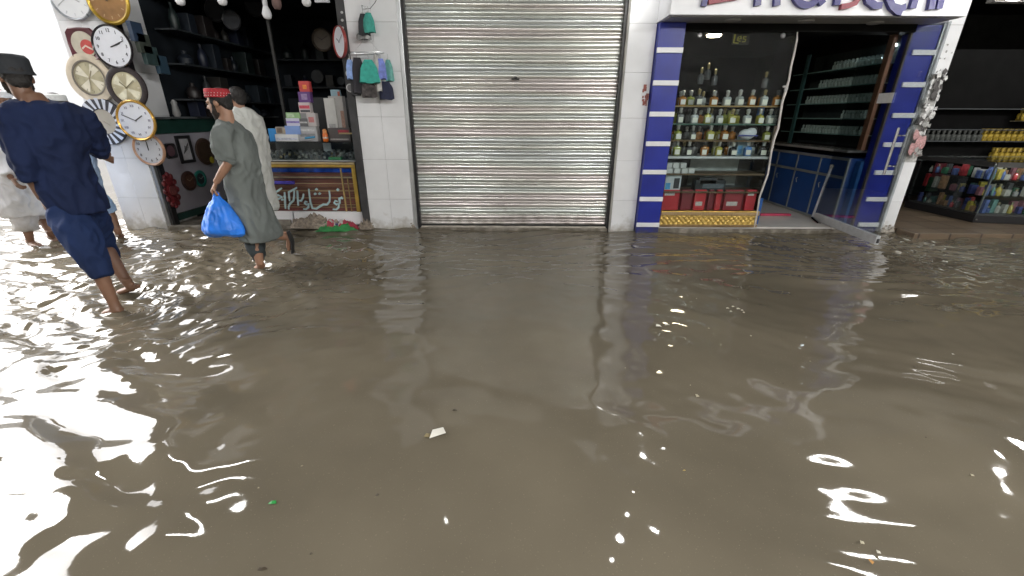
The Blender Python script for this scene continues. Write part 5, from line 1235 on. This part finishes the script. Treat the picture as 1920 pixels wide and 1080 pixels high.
# --- man in light blue behind the navy man, beside the pillar
Y0 = 5.05; f = V(.25,.95,0); h = PY(110, 196, Y0)
Co, HM, T = mk_person('man in light blue and white cap mostly hidden between navy man and pillar', M_skin2, h, (.25,.95,0), (0,0,1), PY(122,222,Y0),
    [PY(126,236,Y0), PY(142,290,Y0), PY(158,345,Y0), PY(164,366,Y0)],
    [(PY(100,240,5.0), PY(108,290,4.98), PY(122,325,5.05), V(0,.1,-1), V(0,1,0), .6), (PY(165,242,5.08), PY(184,282,5.05), PY(196,296,5.16), V(.1,.6,-.2), V(-.5,0,0), .8)],
    [(PY(150,366,5.0), PY(160,405,5.02), PZ(172,444,.07), PZ(170,448,.02), PZ(178,438,-.005)), (PY(178,364,5.1), PY(202,394,5.14), PZ(222,436,.075), PZ(220,440,.025), PZ(232,444,-.005))],
    [(PY(120,217,Y0), .065, .06), (PY(123,225,Y0), .15, .09), (PY(127,238,Y0), .20, .12), (PY(138,280,Y0), .20, .145), (PY(150,325,Y0), .185, .15), (PY(162,360,Y0), .17, .155), (PY(166,372,Y0), .16, .15)],
    cloth('blue_cloth', (.34,.46,.66), .06),
    [([PY(112,232,5.02), PY(100,242,5.0), PY(108,288,4.98), PY(120,318,5.04)], [.06,.075,.07,.06]), ([PY(146,232,5.08), PY(165,244,5.08), PY(182,278,5.05), PY(192,291,5.12)], [.06,.072,.064,.056])],
    [([PY(158,356,5.05), PY(154,372,5.0), PY(160,402,5.02), PY(168,428,5.03)], [.12,.11,.10,.08]), ([PY(166,356,5.08), PY(180,370,5.1), PY(200,390,5.14), PY(206,398,5.15)], [.12,.10,.085,.072])],
    cloth('blue_cloth_low', (.30,.45,.68), .06), f, 5.5, 'full', False)
cap_lathe(T(0,-.012,.040), HM, [(.096,-.004),(.097,0),(.094,.05),(.08,.062),(.02,.066),(.003,.066)], 'cap', paint((.66,.68,.68), .85, scale=41), Co)

# ------------------------------------------------------------------ litter afloat
def flake(name, label, cat, px, py, pts, m, z=.006, curl=.006, thick=.0012):
    c = PZ(px, py, z); b = MB(); o = len(b.v); n = len(pts)
    for s in (0, 1):
        for k, (x, y) in enumerate(pts): b.v.append(c+V(x, y, s*thick+curl*math.sin(2.1*k)))
    b.v.append(c+V(0, 0, curl+.002)); b.v.append(c+V(0, 0, curl+.002+thick))
    t0 = o+2*n
    for k in range(n):
        j = (k+1) % n
        b.face([o+k, o+j, t0]); b.face([o+n+j, o+n+k, t0+1]); b.face([o+k, o+n+k, o+n+j, o+j])
    return tag(b.build(name, m), label, cat)
Mp = paint((.66,.64,.58), .6, var=.1)
pc = PZ(820, 811, .016)
flake('paper_scrap', 'cream paper tag floating in the middle of the brown water', 'paper', 820, 811, [tuple((PZ(x, y, .016)-pc).xy) for x, y in ((805,822),(836,812),(831,801),(811,806))], Mp, .016, .001)
flake('silt_clump', 'tan sludge at the end of the floating paper tag', 'sludge', 803, 817, [(-.02,-.008),(.0,-.016),(.018,-.004),(.012,.012),(-.012,.01)], paint((.20,.16,.08), .9), .006)
flake('leaf', 'small green leaf floating at the lower left', 'leaf', 511, 943, [(-.016,-.005),(0,-.009),(.014,.001),(.008,.012),(-.006,.007)], paint((.02,.24,.05), .5), .008, .004)
flake('paper_scrap', 'white torn paper floating left of the centre under the blue column', 'paper', 1236, 611, [(-.028,-.008),(-.002,-.018),(.016,-.006),(.012,.014),(-.016,.018)], paint((.72,.70,.60), .6), .012)
flake('paper_scrap', 'smaller white paper bit touching the torn paper', 'paper', 1250, 609, [(-.016,-.008),(.018,-.01),(.022,.006),(-.01,.012)], paint((.68,.66,.56), .6), .012)
for k, (dx, dy, s) in enumerate(((-14,0,1),(-4,-3,.8),(6,1,1.2),(13,4,.7),(-8,6,.8),(16,8,.5))):
    flake('foam_bit', 'pale foam bit in the little cluster floating below the display window', 'foam', 1378+dx, 578+dy, [(-.012*s,-.006),(.008*s,-.012),(.014*s,.004),(-.004,.012*s)], paint((.52,.48,.38), .8), .010) ['group'] = 'foam bits below the display window'
flake('twig', 'short dark brown twig at the bottom edge of the water', 'twig', 492, 1067, [(-.014,-.005),(.002,-.008),(.015,.003),(.006,.007),(-.01,.003)], paint((.05,.035,.02), .8), .006, .004)
flake('leaf', 'tiny tan leaf floating right of the middle', 'leaf', 1283, 882, [(-.008,-.002),(0,-.004),(.008,.001),(0,.004)], paint((.42,.30,.10), .7), .006, .002)
flake('leaf', 'orange brown leaf scrap at the lower right corner of the water', 'leaf', 1633, 1052, [(-.004,-.012),(.006,-.006),(.004,.012),(-.005,.006)], paint((.40,.20,.05), .7), .008, .003)
flake('leaf', 'brown leaf crumb floating beyond the paper tag', 'leaf', 853, 769, [(-.012,-.004),(0,-.008),(.012,.0),(.004,.008),(-.008,.006)], paint((.045,.035,.022), .8), .006, .002)
flake('paper_scrap', 'small beige scrap floating left of the lower right lamp glints', 'paper', 1307, 742, [(-.008,-.012),(.006,-.014),(.010,.008),(-.004,.014)], paint((.42,.38,.28), .7), .008)

for i in range(26):
    px, py = R.uniform(300, 1880), R.uniform(520, 1050); s = R.uniform(.003, .008)
    o = flake('debris_bit', 'tiny pale bit of debris drifting on the brown water', 'debris', px, py, [(-s,-s*.6),(s*.4,-s),(s,s*.3),(-s*.2,s)], paint(R.choice(((.42,.38,.28),(.30,.26,.18),(.55,.52,.45),(.07,.055,.04))), .8), .005, .001)
    o['group'] = 'tiny debris drifting on the water'
# ------------------------------------------------------------------ lamps over the lane (some seen mirrored in the water, some added as fill), sky and sun
M_tube = paint((.9,.9,.9), .3, emit=(1.0,.985,.95), es=TUBE)
M_tube2 = paint((.9,.9,.9), .31, emit=(1.0,.985,.95), es=TUBE2); M_tube3 = paint((.9,.9,.9), .32, emit=(1.0,.985,.95), es=45)
def tube_light(x, y, z, ln, label, rz=0):
    t = thing('tube_light', label, 'lamp', (x, y, z)); c, s = math.cos(rad(rz)), math.sin(rad(rz)); d = V(c, s, 0)
    b = MB(); b.cbox((x, y, z+.072), (ln+.06, .08, .04), Matrix.Rotation(rad(rz), 3, 'Z')); b.build('batten', paint((.7,.7,.7), .4), t, bevel=.004)
    b = MB(); b.tube([V(x,y,z)-d*ln/2, V(x,y,z)+d*ln/2], .05, 14); b.build('tube', M_tube2 if y < 1 else M_tube3 if y > 5.4 else M_tube, t, smooth=60)
    for q in (-.4, .4):
        b = MB(); b.tube([V(x,y,z+.093)+d*ln*q, V(x,y,3.94)+d*ln*q], .004, 5); b.build('wire', M_black, t)
for a in LAMPS: tube_light(*a)
def hang_bulb(x, y, z, label, es, r=.05):
    t = thing('light_bulb', label, 'bulb', (x, y, z), None)
    b = MB(); b.ell((x, y, z), r, r, r*1.15, seg=18, rng=12); b.build('globe', paint((.9,.9,.9), .3, emit=(1,.985,.95), es=es), t, smooth=90)
    b = MB(); b.lathe((x, y, z+r), [(r*.55, 0), (r*.5, .06), (r*.3, .09)], seg=14); b.build('base', M_bulbb, t, smooth=50)
    b = MB(); b.tube([(x, y, z+r+.09), (x, y, 3.94)], .004, 5); b.build('cord', M_black, t)
for a in BULBS: hang_bulb(*a)
w = bpy.data.worlds.new('World'); sc.world = w; w.use_nodes = True
nt = w.node_tree; N = nt.nodes; L = nt.links
sky = N.new('ShaderNodeTexSky'); sky.sky_type = 'NISHITA'; sky.sun_disc = False; sky.sun_elevation = rad(46); sky.sun_rotation = rad(-62); sky.air_density = 1; sky.dust_density = 4
hs = N.new('ShaderNodeHueSaturation'); hs.inputs['Saturation'].default_value = .22; hs.inputs['Value'].default_value = SKYGAIN
L.new(sky.outputs[0], hs.inputs['Color']); L.new(hs.outputs[0], N['Background'].inputs['Color']); N['Background'].inputs['Strength'].default_value = .15
su = bpy.data.lights.new('sun', 'SUN'); su.energy = 0.5; su.angle = rad(20); su.color = (1, .97, .93)
so = bpy.data.objects.new('sun', su); col.objects.link(so)
# from the left, a little behind the camera
dvec = Vector((math.cos(rad(46))*-.95, math.cos(rad(46))*.31, math.sin(rad(46))))
so.rotation_euler = (-dvec).to_track_quat('-Z', 'Y').to_euler()
sky.sun_rotation = math.atan2(dvec.x, dvec.y)
sc.view_settings.view_transform = 'Standard'; sc.view_settings.look = 'None'; sc.view_settings.exposure = 0; sc.view_settings.gamma = 1
sc.cycles.use_denoising = True
try: sc.cycles.denoiser = 'OPENIMAGEDENOISE'
except Exception: pass
sc.cycles.max_bounces = 8; sc.cycles.transparent_max_bounces = 16; sc.cycles.sample_clamp_indirect = 6
sc.cycles.caustics_reflective = False; sc.cycles.caustics_refractive = False
